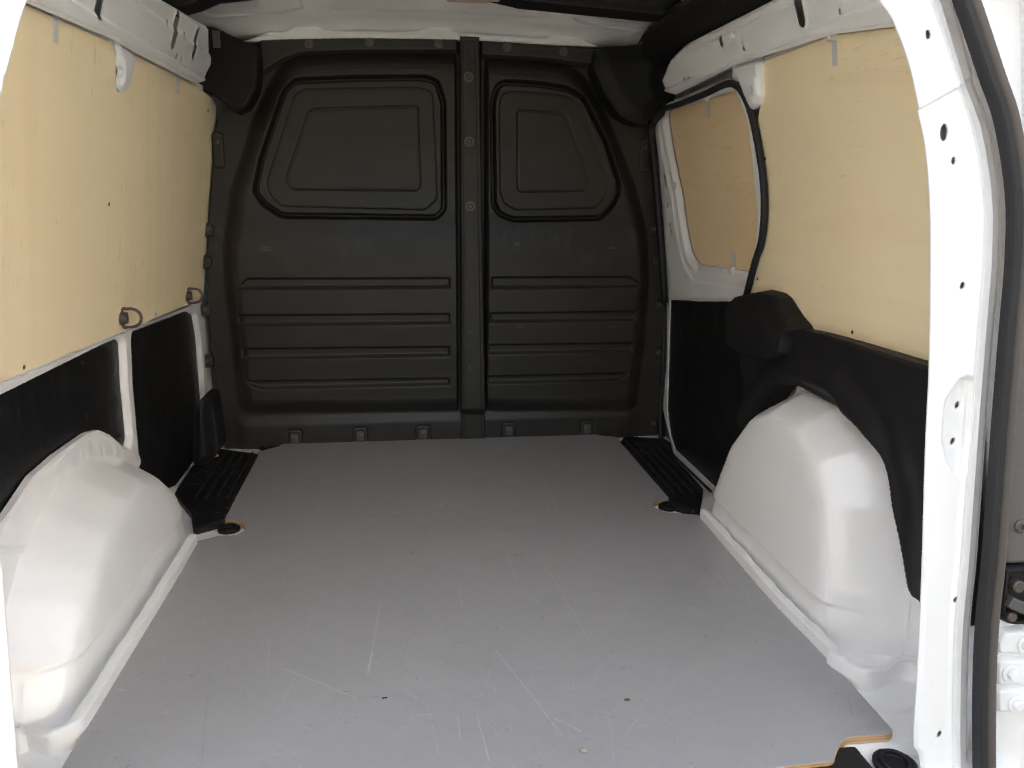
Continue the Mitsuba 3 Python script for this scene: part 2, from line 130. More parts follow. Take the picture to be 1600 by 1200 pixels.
    'pil_l': ('pil', [(-0.3106, 1.1202), (-0.3759, 1.0105), (-0.3936, 0.9715), (-0.4033, 0.9474), (-0.4117, 0.9225), (-0.4202, 0.8982), (-0.4244, 0.8863), (-0.4504, 0.7725), (-0.4629, 0.6693), (-0.4692, 0.5627), (-0.4722, 0.4300), (-0.4720, 0.3384), (-0.4726, 0.2916), (-0.4739, 0.2202), (-0.4758, 0.0978), (-0.4786, 0.0138), (-0.7077, 0.0375), (-0.5967, 1.0007), (-0.5848, 1.1039)]),
    'bolts': ('jamb', [(0.8432, 0.1694), (0.8237, 0.1284), (0.8369, 0.0817)]),
    'hinge0': ('jamb', [(0.8008, 0.1554), (0.8006, 0.1788), (0.8100, 0.1921), (0.8731, 0.1927), (0.8774, 0.1500)]),
    'hinge1': ('jamb', [(0.8050, 0.1089), (0.8012, 0.1507), (0.8581, 0.1467), (0.8623, 0.1046)]),
    'hinge2': ('jamb', [(0.8088, 0.0677), (0.8053, 0.1061), (0.8277, 0.1063), (0.9033, 0.0909), (0.9066, 0.0597)]),
    'latch': ('jamb', [(0.8039, 0.2064), (0.7997, 0.2205), (0.7986, 0.2845), (0.8637, 0.2856), (0.8726, 0.1974), (0.8241, 0.1968)]),
    'jtrim': ('jamb', [(0.7986, 0.2845), (0.7886, 0.4531), (0.7856, 0.6223), (0.8666, 0.6214), (0.9030, 0.2807)]),
}
SCRATCHES = [(-0.21715, 1.23028, -0.08986, 1.13233, 0.0011, 0.7), (-0.07382, 1.20027, -0.05815, 1.45121, 0.00176, 0.36), (-0.07576, 1.19683, -0.06971, 1.2593, 0.00286, 0.32), (-0.19011, 1.30209, -0.18602, 1.46604, 0.0011, 0.3), (-0.1663, 1.49261, -0.07529, 1.59638, 0.0011, 0.3), (-0.26501, 1.56773, -0.24035, 1.4621, 0.0011, 0.25), (0.21067, 1.62716, 0.21322, 1.48994, 0.00121, 0.5), (0.28334, 1.56462, 0.31141, 1.25141, 0.0011, 0.55), (0.14283, 1.24023, 0.21489, 1.00173, 0.00121, 0.6), (0.20896, 1.04698, 0.24561, 1.01105, 0.00121, 0.7), (0.1565, 1.18032, 0.27121, 1.16669, 0.0011, 0.45), (0.09372, 1.50935, 0.09485, 1.39559, 0.0011, 0.4), (0.06285, 1.58058, 0.08956, 1.52698, 0.0011, 0.35), (0.36459, 1.60967, 0.46902, 1.70973, 0.00143, 0.45), (0.1931, 1.63576, 0.243, 1.72776, 0.00132, 0.45), (0.11631, 1.1435, 0.14194, 1.23229, 0.0011, 0.3), (0.02038, 1.10437, 0.03208, 0.98238, 0.00099, 0.35), (0.06483, 1.06893, 0.06495, 1.01413, 0.00099, 0.5), (0.09378, 1.06545, 0.10202, 0.96596, 0.00099, 0.65), (-0.01307, 1.13994, 0.00584, 1.12088, 0.0011, 0.4), (0.29426, 1.05391, 0.27729, 0.95, 0.00099, 0.3), (-0.02192, 1.07936, 0.05069, 1.07685, 0.0011, 0.25), (-0.05015, 1.36703, -0.01832, 1.39897, 0.0011, 0.3), (-0.25644, 1.34179, -0.23594, 1.205, 0.0011, 0.25), (-0.13305, 1.33604, -0.12464, 1.19899, 0.0011, 0.2), (-0.21025, 1.10819, -0.17099, 1.2773, 0.0011, 0.25), (0.31044, 1.41628, 0.37788, 1.41108, 0.0011, 0.25), (0.23533, 1.4276, 0.24292, 1.39584, 0.00132, 0.5), (0.28624, 1.12324, 0.31478, 1.17472, 0.0011, 0.3), (0.36926, 2.1615, 0.36331, 1.80669, 0.00176, 0.4), (0.08099, 1.94394, 0.08059, 1.90037, 0.0022, 0.5), (-0.43293, 1.09722, -0.36374, 1.09773, 0.00088, 0.35), (-0.37996, 1.13012, -0.36448, 1.13139, 0.0011, 0.5), (-0.46611, 1.19915, -0.4535, 1.19594, 0.00176, 0.7), (0.66916, 1.42339, 0.64468, 1.29521, 0.00121, 0.4), (0.61977, 1.5169, 0.62782, 1.42261, 0.0044, -0.22), (0.65148, 1.53195, 0.64, 1.38336, 0.0033, -0.18), (-0.29308, 1.0022, -0.32181, 1.16672, 0.00242, -0.25), (0.68247, 1.0416, 0.66589, 0.99984, 0.0022, -0.45), (-0.02138, 1.21459, -0.00811, 1.28904, 0.00165, -0.3), (-0.03354, 1.96999, -0.02054, 2.06257, 0.0022, -0.2), (-0.09603, 2.40938, 0.24298, 2.40009, 0.0033, -0.15), (0.00216, 2.33562, 0.11995, 2.36088, 0.0033, -0.18), (-0.31648, 2.24623, -0.30651, 2.22307, 0.0044, -0.3), (0.23304, 2.12181, 0.39744, 2.12012, 0.0033, -0.12), (0.47049, 1.87889, 0.618, 1.97825, 0.0033, -0.15), (0.03091, 1.90587, 0.14155, 1.87246, 0.0022, -0.12), (-0.13257, 1.90287, -0.00133, 1.87998, 0.00132, 0.3), (-0.08536, 1.85667, -0.06403, 1.87048, 0.00165, 0.3), (-0.22998, 1.05828, -0.16023, 1.00835, 0.00088, 0.25), (0.3088, 0.99327, 0.36402, 1.07969, 0.00088, 0.3), (0.39959, 1.09236, 0.53115, 1.20875, 0.00088, 0.2), (0.24668, 1.11062, 0.30159, 1.07887, 0.00275, -0.15), (0.25642, 1.06003, 0.30552, 1.03538, 0.00275, -0.2)]

# ------------------------------------------------------------------ materials
def tex(fn, eps=1e-3):
    return proc(fn, eps)

def two(b):
    return {'type': 'twosided', 'bsdf': b}

def bumped(fn, scale, b, eps=1e-3):
    return two({'type': 'bumpmap', 'texture': proc(fn, eps), 'scale': scale, 'bsdf': b})

def rgb(*c):
    return {'type': 'rgb', 'value': list(c)}

def ramp(a, b, t):
    return mix(a, b, t)

def paint_colour(p, n, uv):
    speck = smoothstep(0.80, 0.86, noise(p.x * 160, p.y * 160, p.z * 160)) * smoothstep(0.55, 0.75, noise(p.x * 9, p.y * 9, p.z * 9 + 4))
    return ramp((0.78, 0.785, 0.785), (0.60, 0.58, 0.54), 0.16 * speck)

def orange_peel(p, n, uv):
    return noise(p.x * 40, p.y * 40, p.z * 40)

scene['paint'] = bumped(orange_peel, 0.00008, {'type': 'principled', 'base_color': tex(paint_colour), 'roughness': 0.12, 'specular': 0.5, 'clearcoat': 1.0, 'clearcoat_gloss': 0.97})
scene['sealant'] = bumped(lambda p, n, uv: fbm(p.x * 120, p.y * 120, p.z * 120), 0.0015, {'type': 'principled', 'base_color': rgb(0.76, 0.76, 0.74), 'roughness': 0.3, 'specular': 0.5})
scene['shell_paint'] = two({'type': 'diffuse', 'reflectance': rgb(0.75, 0.75, 0.74)})
scene['outer_paint'] = two({'type': 'principled', 'base_color': rgb(0.78, 0.78, 0.77), 'roughness': 0.15, 'clearcoat': 0.6})

def bulk_colour(p, n, uv):
    dust = fbm(p.x * 7, p.y * 7, p.z * 16, 3)
    rub = smoothstep(0.42, 0.75, fbm(p.x * 70, 3, p.z * 16, 3)) * smoothstep(0.40, 0.66, fbm(p.x * 7, 8, p.z * 9, 2)) * smoothstep(0.52, 0.58, p.z) * (1 - smoothstep(0.66, 0.70, p.z))
    c = ramp((0.0250, 0.0230, 0.0207), (0.035, 0.0322, 0.0288), dust)
    c = ramp(c, (0.085, 0.080, 0.072), 0.18 * rub)
    for x, z, rx, rz in ((-0.40, 0.615, 0.022, 0.012), (-0.392, 0.634, 0.012, 0.004), (0.638, 0.618, 0.014, 0.005), (0.36, 0.372, 0.05, 0.0025), (0.66, 0.369, 0.03, 0.0025), (0.34, 0.63, 0.012, 0.008)):
        d = dr.square((p.x - x) / rx) + dr.square((p.z - z) / rz)
        c = ramp(c, (0.17, 0.16, 0.14), 0.38 * smoothstep(1.0, 0.3, d) * smoothstep(0.35, 0.7, noise(p.x * 260, 1, p.z * 200)))
    return c

def grain(p, n, uv):
    return noise(p.x * 420, p.y * 420, p.z * 420)

scene['bulk_plastic'] = bumped(grain, 0.00022, {'type': 'principled', 'base_color': tex(bulk_colour), 'roughness': 0.40, 'specular': 0.42})
scene['black_plastic'] = bumped(grain, 0.0002, {'type': 'principled', 'base_color': rgb(0.012, 0.012, 0.013), 'roughness': 0.55, 'specular': 0.24})
scene['rubber'] = two({'type': 'principled', 'base_color': rgb(0.018, 0.018, 0.019), 'roughness': 0.55, 'specular': 0.35})
scene['worn_rubber'] = two({'type': 'principled', 'base_color': rgb(0.085, 0.075, 0.066), 'roughness': 0.6, 'specular': 0.4})

def hard_colour(p, n, uv):
    s = smoothstep(0.62, 0.75, noise(p.x * 30, p.y * 60, p.z * 14)) * fbm(p.x * 4, p.y * 4, p.z * 4)
    return ramp((0.0075, 0.0078, 0.0085), (0.014, 0.014, 0.015), s)

scene['hardboard'] = two({'type': 'principled', 'base_color': tex(hard_colour), 'roughness': 0.42, 'specular': 0.3})

def mat_colour(p, n, uv):
    dust = smoothstep(0.60, 0.78, fbm(p.x * 150, p.y * 150, 3, 3)) * smoothstep(0.35, 0.7, noise(p.x * 14, p.y * 14, 1))
    return ramp((0.010, 0.010, 0.011), (0.085, 0.078, 0.068), 0.55 * dust)

scene['mat_rubber'] = two({'type': 'principled', 'base_color': tex(mat_colour), 'roughness': 0.5, 'specular': 0.3})

def ply_fn(vertical):
    def f(p, n, uv):
        a, b = (p.y, p.z) if vertical else (p.z, p.y)
        warp = 0.05 * noise(a * 6, b * 2, 2.0)
        broad = fbm((a + warp) * 9, b * 1.3, 5.0, 3)
        fine = fbm((a + 0.4 * warp) * 75, b * 4.5, 9.0, 3)
        ring = noise((a + 1.6 * warp) * 34, b * 1.6, 11.0)
        c = ramp((0.90, 0.765, 0.515), (0.87, 0.72, 0.455), 0.38 * broad)
        c = ramp(c, (0.90, 0.785, 0.54), 0.30 * fine)
        c = ramp(c, (0.68, 0.51, 0.30), 0.13 * smoothstep(0.66, 0.80, ring) * broad)
        fleck = smoothstep(0.86, 0.90, noise(a * 260, b * 36, 7.0)) * smoothstep(0.45, 0.6, noise(a * 8, b * 8, 1.0))
        return ramp(c, (0.50, 0.36, 0.20), 0.20 * fleck)
    return f

scene['ply_upright'] = two({'type': 'principled', 'base_color': tex(ply_fn(True)), 'roughness': 0.5, 'specular': 0.3})
scene['ply_level'] = two({'type': 'principled', 'base_color': tex(ply_fn(False)), 'roughness': 0.5, 'specular': 0.3})

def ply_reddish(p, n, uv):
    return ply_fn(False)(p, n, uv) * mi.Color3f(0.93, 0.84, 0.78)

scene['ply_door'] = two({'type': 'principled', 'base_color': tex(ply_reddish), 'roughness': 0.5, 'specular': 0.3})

def core_colour(p, n, uv):
    layer = smoothstep(0.42, 0.58, noise(p.z * 700 + 0.3, 1.0, 1.0))
    return ramp((0.60, 0.40, 0.22), (0.36, 0.21, 0.10), layer * (0.6 + 0.4 * noise(p.x * 50, p.y * 50, 1)))

scene['ply_core'] = two({'type': 'principled', 'base_color': tex(core_colour), 'roughness': 0.6, 'specular': 0.3})


def film_colour(p, n, uv):
    x, y = p.x, p.y
    cloud = fbm(x * 5, y * 5, 1.0, 4)
    c = ramp((0.292, 0.289, 0.296), (0.314, 0.310, 0.318), cloud)
    grime = smoothstep(0.55, 0.80, fbm(x * 11 + 3, y * 30, 4.0, 4))
    c = ramp(c, (0.22, 0.212, 0.212), 0.10 * grime)
    weave = (noise(x * 330 + y * 330, 0, 0) + noise(x * 330 - y * 330, 3, 0)) * 0.5
    c = c * (0.975 + 0.05 * weave)
    # fine rubbing in many directions: hair scratches, one in some cells of turned grids
    for k, (ang, size, amount) in enumerate(((0.15, 0.16, 0.20), (1.45, 0.11, 0.16), (0.75, 0.23, 0.15), (2.3, 0.19, 0.15))):
        ca, sa = math.cos(ang), math.sin(ang)
        u, v = (x * ca + y * sa) / size + 7 * k, (-x * sa + y * ca) / size * 5
        iu, iv = dr.floor(u), dr.floor(v)
        r1, r2, r3 = cell_rand(iu, iv, k), cell_rand(iu, iv, k + 9), cell_rand(iu, iv, k + 19)
        fu, fv = u - iu, v - iv
        off = 0.25 + 0.5 * r1 + (r2 - 0.5) * 0.5 * fu + 0.12 * (noise(u * 3, iv, 2.0) - 0.5)
        d = dr.abs(fv - off) * size / 5
        on = smoothstep(0.00075, 0.0002, d) * smoothstep(0.0, 0.15, fu - 0.25 * r3) * smoothstep(1.0, 0.8, fu + 0.35 * r2) * smoothstep(0.35, 0.5, r3)
        c = ramp(c, (0.52, 0.51, 0.52), 0.75 * amount * on * (0.4 + 0.6 * noise(x * 60, y * 60, 2)))
    for x0, y0, x1, y1, w, a in SCRATCHES:
        dx, dy = x1 - x0, y1 - y0
        L2 = dx * dx + dy * dy
        t = dr.clip(((x - x0) * dx + (y - y0) * dy) / L2, 0, 1)
        bend = 0.006 * math.sqrt(L2) * 4 * t * (1 - t)
        nx, ny = -dy / math.sqrt(L2), dx / math.sqrt(L2)
        d = dr.sqrt(dr.square(x - x0 - t * dx - nx * bend) + dr.square(y - y0 - t * dy - ny * bend))
        tgt = (0.62, 0.61, 0.61) if a > 0 else (0.085, 0.08, 0.08)
        c = ramp(c, tgt, 0.58 * abs(a) * smoothstep(w, 0.35 * w, d) * (0.45 + 0.55 * noise(x * 90, y * 90, 5)))
    dot = smoothstep(0.84, 0.93, noise(x * 210, y * 210, 12)) * smoothstep(0.60, 0.66, noise(x * 41, y * 41, 13))
    c = ramp(c, (0.5, 0.49, 0.47), 0.18 * dot)
    dark = smoothstep(0.86, 0.94, noise(x * 190, y * 190, 22)) * smoothstep(0.70, 0.78, noise(x * 37, y * 37, 23))
    return ramp(c, (0.07, 0.06, 0.055), 0.3 * dark)

def film_weave(p, n, uv):
    return dr.sin((p.x + p.y) * 1500) * dr.sin((p.x - p.y) * 1500) + 1.5 * noise(p.x * 60, p.y * 60, 0)

scene['film'] = bumped(film_weave, 0.00007, {'type': 'principled', 'base_color': tex(film_colour), 'roughness': 0.36, 'specular': 0.5}, 4e-4)
scene['steel'] = two({'type': 'roughconductor', 'material': 'Cr', 'alpha': 0.25, 'specular_reflectance': 0.9})
scene['zinc'] = two({'type': 'principled', 'base_color': rgb(0.66, 0.65, 0.62), 'metallic': 0.15, 'roughness': 0.35})
scene['dark_steel'] = two({'type': 'principled', 'base_color': rgb(0.10, 0.085, 0.075), 'metallic': 0.5, 'roughness': 0.45})
scene['screw_black'] = two({'type': 'principled', 'base_color': rgb(0.10, 0.098, 0.092), 'metallic': 0.4, 'roughness': 0.35})
scene['crumb_tan'] = two({'type': 'diffuse', 'reflectance': rgb(0.55, 0.42, 0.20)})
scene['crumb_dark'] = two({'type': 'diffuse', 'reflectance': rgb(0.05, 0.045, 0.04)})
scene['crumb_leaf'] = two({'type': 'diffuse', 'reflectance': rgb(0.12, 0.10, 0.075)})
scene['crumb_stone'] = two({'type': 'diffuse', 'reflectance': rgb(0.33, 0.31, 0.27)})
scene['lens'] = two({'type': 'principled', 'base_color': rgb(0.55, 0.45, 0.40), 'roughness': 0.2})
scene['recess_plastic'] = two({'type': 'principled', 'base_color': rgb(0.10, 0.094, 0.086), 'roughness': 0.45})

def ground_colour(p, n, uv):
    return ramp((0.20, 0.19, 0.175), (0.26, 0.248, 0.23), fbm(p.x * 3, p.y * 3, 1, 4)) * (0.9 + 0.2 * noise(p.x * 60, p.y * 60, 2))

scene['render_cream'] = two({'type': 'diffuse', 'reflectance': rgb(0.78, 0.77, 0.74)})
scene['render_white'] = two({'type': 'diffuse', 'reflectance': rgb(0.78, 0.77, 0.74)})
scene['leaf_green'] = two({'type': 'diffuse', 'reflectance': rgb(0.05, 0.09, 0.03)})
scene['roof_tile'] = two({'type': 'diffuse', 'reflectance': rgb(0.30, 0.15, 0.09)})
scene['dark_pane'] = two({'type': 'principled', 'base_color': rgb(0.03, 0.03, 0.035), 'roughness': 0.08})
scene['paving'] = two({'type': 'diffuse', 'reflectance': tex(ground_colour)})

# ------------------------------------------------------------------ mesh helpers
def unit(v):
    v = np.asarray(v, float)
    return v / np.linalg.norm(v)

class Plane:
    def __init__(s, o, eu, ev):
        s.o, s.eu, s.ev = np.asarray(o, float), unit(eu), unit(ev)
        s.n = np.cross(s.eu, s.ev)
    def __call__(s, u, v, h=0.0):
        u, v, h = (np.asarray(a, float) for a in (u, v, h))
        u, v, h = np.broadcast_arrays(u, v, h)
        return s.o + u[..., None] * s.eu + v[..., None] * s.ev + h[..., None] * s.n
    def frame(s, u, v, h=0.0):
        m = np.eye(4)
        m[:3, 0], m[:3, 1], m[:3, 2], m[:3, 3] = s.eu, s.ev, s.n, s(u, v, h)
        return T(m)

PLANE = {k: Plane(*v) for k, v in PLANES.items()}

def pts(key):
    return np.array(OUTLINE[key][1])

def poly(key, r=0.0):
    g = Polygon(pts(key)).buffer(0)
    g = max(getattr(g, 'geoms', [g]), key=lambda a: a.area)
    return rounded(g, r)

def rounded(g, r):
    if r <= 0:
        return g
    h = g.buffer(-r, join_style='round', quad_segs=6).buffer(2 * r, join_style='round', quad_segs=6).buffer(-r, join_style='round', quad_segs=6)
    return max(getattr(h, 'geoms', [h]), key=lambda a: a.area)

def ellipse(u, v, a, b=None, rot=0):
    return affinity.translate(affinity.rotate(affinity.scale(Point(0, 0).buffer(1, quad_segs=8), a, b or a), rot), u, v)

def slot(u, v, a, b, rot=0):
    """A round-ended slot of half width a and half height b."""
    r = min(a, b)
    return affinity.translate(affinity.rotate(box(-a + r * .999, -b + r * .999, a - r * .999, b - r * .999).buffer(r * .999, quad_segs=6), rot, origin=(0, 0)), u, v)

def sdf(g, u, v):
    """Distance to the outline, positive inside."""
    q = shapely.points(u, v)
    d = shapely.distance(g.boundary, q)
    return np.where(shapely.contains_xy(g, u, v), d, -d)

def sstep(a, b, x):
    t = np.clip((x - a) / (b - a), 0, 1)
    return t * t * (3 - 2 * t)

def relief(g, fn, mp, res=0.004, skirt=0.004):
    """A sheet over the outline g (holes cut out), fn(u, v) high above the plane mp, its edges turned back by skirt."""
    x0, y0, x1, y1 = g.bounds
    us, vs = np.arange(x0 - res, x1 + 2 * res, res), np.arange(y0 - res, y1 + 2 * res, res)
    U, V = np.meshgrid(us, vs, indexing='ij')
    inside = shapely.contains_xy(g, U, V)
    cell = inside[:-1, :-1] | inside[1:, :-1] | inside[:-1, 1:] | inside[1:, 1:]
    idx = np.arange(U.size).reshape(U.shape)
    i, j = np.nonzero(cell)
    q = np.stack([idx[i, j], idx[i + 1, j], idx[i + 1, j + 1], idx[i, j + 1]], 1)
    used, inv = np.unique(q, return_inverse=True)
    q = inv.reshape(q.shape)
    u, v, ins = U.ravel()[used], V.ravel()[used], inside.ravel()[used]
    out = np.nonzero(~ins)[0]
    if len(out):
        rings = [g.exterior, *g.interiors]
        p = shapely.points(u[out], v[out])
        d = np.stack([shapely.distance(r, p) for r in rings], 1)
        k = d.argmin(1)
        for n, r in enumerate(rings):
            m = k == n
            if m.any():
                s = shapely.line_interpolate_point(r, shapely.line_locate_point(r, p[m]))
                u[out[m]], v[out[m]] = shapely.get_x(s), shapely.get_y(s)
    h = np.broadcast_to(np.asarray(fn(u, v), float), u.shape)
    P = mp(u, v, h)
    f = np.vstack([q[:, [0, 1, 2]], q[:, [0, 2, 3]]])
    area = np.linalg.norm(np.cross(P[f[:, 1]] - P[f[:, 0]], P[f[:, 2]] - P[f[:, 0]]), axis=1)
    f = f[area > 1e-12]
    if skirt:
        e = np.sort(f[:, [[0, 1], [1, 2], [2, 0]]].reshape(-1, 2), axis=1)
        oe = f[:, [[0, 1], [1, 2], [2, 0]]].reshape(-1, 2)
        _, first, cnt = np.unique(e, axis=0, return_index=True, return_counts=True)
        b = oe[first[cnt == 1]]
        B, n = mp(u, v, h - skirt), len(P)
        A = np.vstack([P[b[:, 0]], P[b[:, 1]], B[b[:, 1]], B[b[:, 0]]])
        m = len(b)
        r = np.arange(m)
        f = np.vstack([f, np.stack([r + n, r + n + 3 * m, r + n + 2 * m], 1), np.stack([r + n, r + n + 2 * m, r + n + m], 1)])
        P = np.vstack([P, A])
    return P, f

def ring_resample(c, step):
    c = np.asarray(c, float)
    ls = LineString(np.vstack([c, c[:1]]))
    n = max(8, int(ls.length / step))
    return np.array([ls.interpolate(k / n, normalized=True).coords[0] for k in range(n)])

def plate(g, mp, thick, bevel=0.0015, back=False):
    """A flat board: bevelled front face, sides (holes too)."""
    g = shapely.geometry.polygon.orient(g.simplify(0.0002))
    inner = g.buffer(-bevel, join_style='mitre')
    inner = max(getattr(inner, 'geoms', [inner]), key=lambda a: a.area)
    V, F, base = [], [], 0
    v2, f2 = trimesh.creation.triangulate_polygon(inner, engine='earcut')
    a, b2, c = (v2[f2[:, k]] for k in range(3))
    f2[((b2 - a)[:, 0] * (c - a)[:, 1] - (b2 - a)[:, 1] * (c - a)[:, 0]) < 0] = f2[((b2 - a)[:, 0] * (c - a)[:, 1] - (b2 - a)[:, 1] * (c - a)[:, 0]) < 0][:, ::-1]
    V.append(mp(v2[:, 0], v2[:, 1], 0.0)); F.append(f2); base += len(v2)
    outer_rings = [np.array(g.exterior.coords)[:-1]] + [np.array(r.coords)[:-1] for r in g.interiors]
    for ring in outer_rings:
        ring = ring_resample(ring, 0.006) if len(ring) < 400 else ring
        near = [shapely.ops.nearest_points(inner.boundary, Point(*p))[0].coords[0] for p in ring] if bevel else ring
        near = np.array(near)
        n = len(ring)
        L = [mp(near[:, 0], near[:, 1], 0.0), mp(ring[:, 0], ring[:, 1], -bevel), mp(ring[:, 0], ring[:, 1], -thick)]
        i = np.arange(n); j = (i + 1) % n
        for a, b in ((0, 1), (1, 2)):
            V += [L[a], L[b]]
            F += [np.stack([base + i, base + n + i, base + n + j], 1), np.stack([base + i, base + n + j, base + j], 1)]
            base += 2 * n
    return np.vstack(V), np.vstack(F)

def join(*ms):
    V, F, b = [], [], 0
    for v, f in ms:
        V.append(np.asarray(v)); F.append(np.asarray(f) + b); b += len(v)
    return np.vstack(V), np.vstack(F)

def smooth_path(p, n=8, closed=False):
    p = np.asarray(p, float)
    q = np.vstack([p[-1:], p, p[:2]]) if closed else np.vstack([2 * p[0] - p[1], p, 2 * p[-1] - p[-2]])
    out = []
    for k in range(1, len(q) - 2):
        a, b, c, d = q[k - 1], q[k], q[k + 1], q[k + 2]
        for t in np.arange(n) / n:
            out.append(0.5 * (2 * b + (c - a) * t + (2 * a - 5 * b + 4 * c - d) * t**2 + (3 * b - a - 3 * c + d) * t**3))
    if not closed:
        out.append(q[-2])
    return np.array(out)

def sweep(path, prof, up, closed=False):
    """prof: (k, 2) closed outline swept along path; its second axis points along up."""
    p, prof = np.asarray(path, float), np.asarray(prof, float)
    t = (np.roll(p, -1, 0) - np.roll(p, 1, 0)) if closed else np.gradient(p, axis=0)
    t /= np.linalg.norm(t, axis=1, keepdims=True) + 1e-12
    up = np.broadcast_to(np.asarray(up, float), p.shape)
    s = np.cross(t, up); s /= np.linalg.norm(s, axis=1, keepdims=True) + 1e-12
    w = np.cross(s, t)
    if prof.ndim == 2:
        prof = np.broadcast_to(prof, (len(p),) + prof.shape)
    V = p[:, None] + prof[..., :1] * s[:, None] + prof[..., 1:2] * w[:, None]
    n, k = V.shape[:2]
    i, j = np.meshgrid(np.arange(n if closed else n - 1), np.arange(k), indexing='ij')
    i2, j2 = (i + 1) % n, (j + 1) % k
    a, b, c, d = i * k + j, i2 * k + j, i2 * k + j2, i * k + j2
    F = np.vstack([np.stack([x.ravel() for x in q], 1) for q in ((a, c, b), (a, d, c))])
    V = V.reshape(-1, 3)
    if not closed:
        V = np.vstack([V, p[0], p[-1]])
        r = np.arange(k); m = len(V)
        F = np.vstack([F, np.stack([r * 0 + m - 2, r, (r + 1) % k], 1), np.stack([r * 0 + m - 1, (n - 1) * k + (r + 1) % k, (n - 1) * k + r], 1)])
    return V, F

def circle(r, n=12, ry=None):
    a = np.arange(n) * 2 * np.pi / n
    return np.stack([r * np.cos(a), (ry or r) * np.sin(a)], 1)

def lathe(prof, n=20, mod=None):
    """prof: (r, z) from the rim to the centre, turned about z."""
    prof = np.asarray(prof, float)
    a = np.arange(n) * 2 * np.pi / n
    V = np.stack([prof[:, None, 0] * np.cos(a), prof[:, None, 0] * np.sin(a), np.repeat(prof[:, 1:2], n, 1)], -1)
    m = len(prof)
    i, j = np.meshgrid(np.arange(m - 1), np.arange(n), indexing='ij')
    A, B, C, D = i * n + j, i * n + (j + 1) % n, (i + 1) * n + (j + 1) % n, (i + 1) * n + j
    return V.reshape(-1, 3), np.vstack([np.stack([x.ravel() for x in q], 1) for q in ((A, B, C), (A, C, D))])

def bx(x0, x1, y0, y1, z0, z1):
    m = trimesh.creation.box(bounds=[[x0, y0, z0], [x1, y1, z1]])
    return np.array(m.vertices), np.array(m.faces)

def hull_box(x0, x1, y0, y1, z0, z1, r):
    import manifold3d as m3
    s = m3.Manifold.sphere(r, 16)
    q = [s.translate([x, y, z]) for x in (x0 + r, x1 - r) for y in (y0 + r, y1 - r) for z in (z0 + r, z1 - r)]
    m = m3.Manifold.batch_hull(q).to_mesh()
    return np.array(m.vert_properties[:, :3]), np.array(m.tri_verts)

# ------------------------------------------------------------------ naming helpers
def numbered(name):
    if name not in scene and not any(k.startswith(name + '__') for k in scene) and name not in labels:
        return name
    i = 1
    while True:
        k = f'{name}_{i:03d}'
        if k not in scene and k not in labels and not any(s.startswith(k + '__') for s in scene):
            return k
        i += 1

def thing(name, label, cat, group=None, kind=None):
    key = numbered(name)
    labels[key] = {'label': label, 'category': cat}
    if group: labels[key]['group'] = group
    return key

def part(parent, name, mesh, m, smooth=35, label=None, kind=None, **more):
    key = numbered(parent + '__' + name) if parent else name
    scene[key] = mikit.ply(mesh, m, smooth=smooth, **more) if not isinstance(mesh, dict) else {**mesh, **more}
    if label or kind:
        labels[key] = {}
        if label: labels[key]['label'] = label
        if kind: labels[key]['kind'] = kind
    return key

def struct(name, label, mesh, m, smooth=False):
    scene[name] = mikit.ply(mesh, m, smooth=smooth)
    labels[name] = {'label': label, 'category': name, 'kind': 'structure'}

# shared small fasteners, made once
SCREW = mikit.ply(lathe([(0.0085, 0), (0.0085, .0016), (0.0065, .0036), (0.0042, .0042), (0.0036, .0042), (0.0030, .0012), (0.0, .0010)], 18), 'screw_black', smooth=30)
SCREW_SMALL = mikit.ply(lathe([(0.0050, 0), (0.0050, .0012), (0.0038, .0026), (0.0022, .0030), (0.0018, .0012), (0.0, .0010)], 14), 'screw_black', smooth=30)
WASHER = mikit.ply(lathe([(0.0150, 0), (0.0150, .0016), (0.0138, .0024), (0.0085, .0024), (0.0085, .0)], 22), 'recess_plastic', smooth=30)
RIVET = mikit.ply(lathe([(0.0048, 0), (0.0046, .0012), (0.0030, .0026), (0.0018, .0028), (0.0014, .0014), (0.0, .0012)], 14), 'zinc', smooth=30)
STAPLE = mikit.ply(lathe([(0.0038, 0), (0.0036, .0008), (0.0020, .0010), (0.0014, .0003), (0.0, .0002)], 12), 'dark_steel', smooth=30)
STUD = mikit.ply(lathe([(0.0065, 0), (0.0060, .0016), (0.0040, .0026), (0.0, .0030)], 14), 'black_plastic', smooth=40)
BOLT = mikit.ply(join(lathe([(0.0165, 0), (0.0165, .002), (0.0155, .003), (0.009, .003)], 24), lathe([(0.0092, .003), (0.0092, .0095), (0.0080, .0108), (0.0, .0108)], 6)), 'paint', smooth=20)

def fix(parent, name, ply, plane, u, v, h=0.0, scale=1.0):
    return part(parent, name, ply, None, to_world=plane.frame(u, v, h) @ T().scale(scale))

pick = lambda g: max(getattr(g, 'geoms', [g]), key=lambda a: a.area)
XC = 0.11           # the van's middle line
YB = 2.513          # plane of the bulkhead's rim

# ------------------------------------------------------------------ setting: the ground behind the van
gx = np.array([[-150, -150, -.62], [150, -150, -.62], [150, 150, -.62], [-150, 150, -.62]], float)
struct('ground', 'pale paved ground outside behind the van', (gx, np.array([[0, 1, 2], [0, 2, 3]])), 'paving')

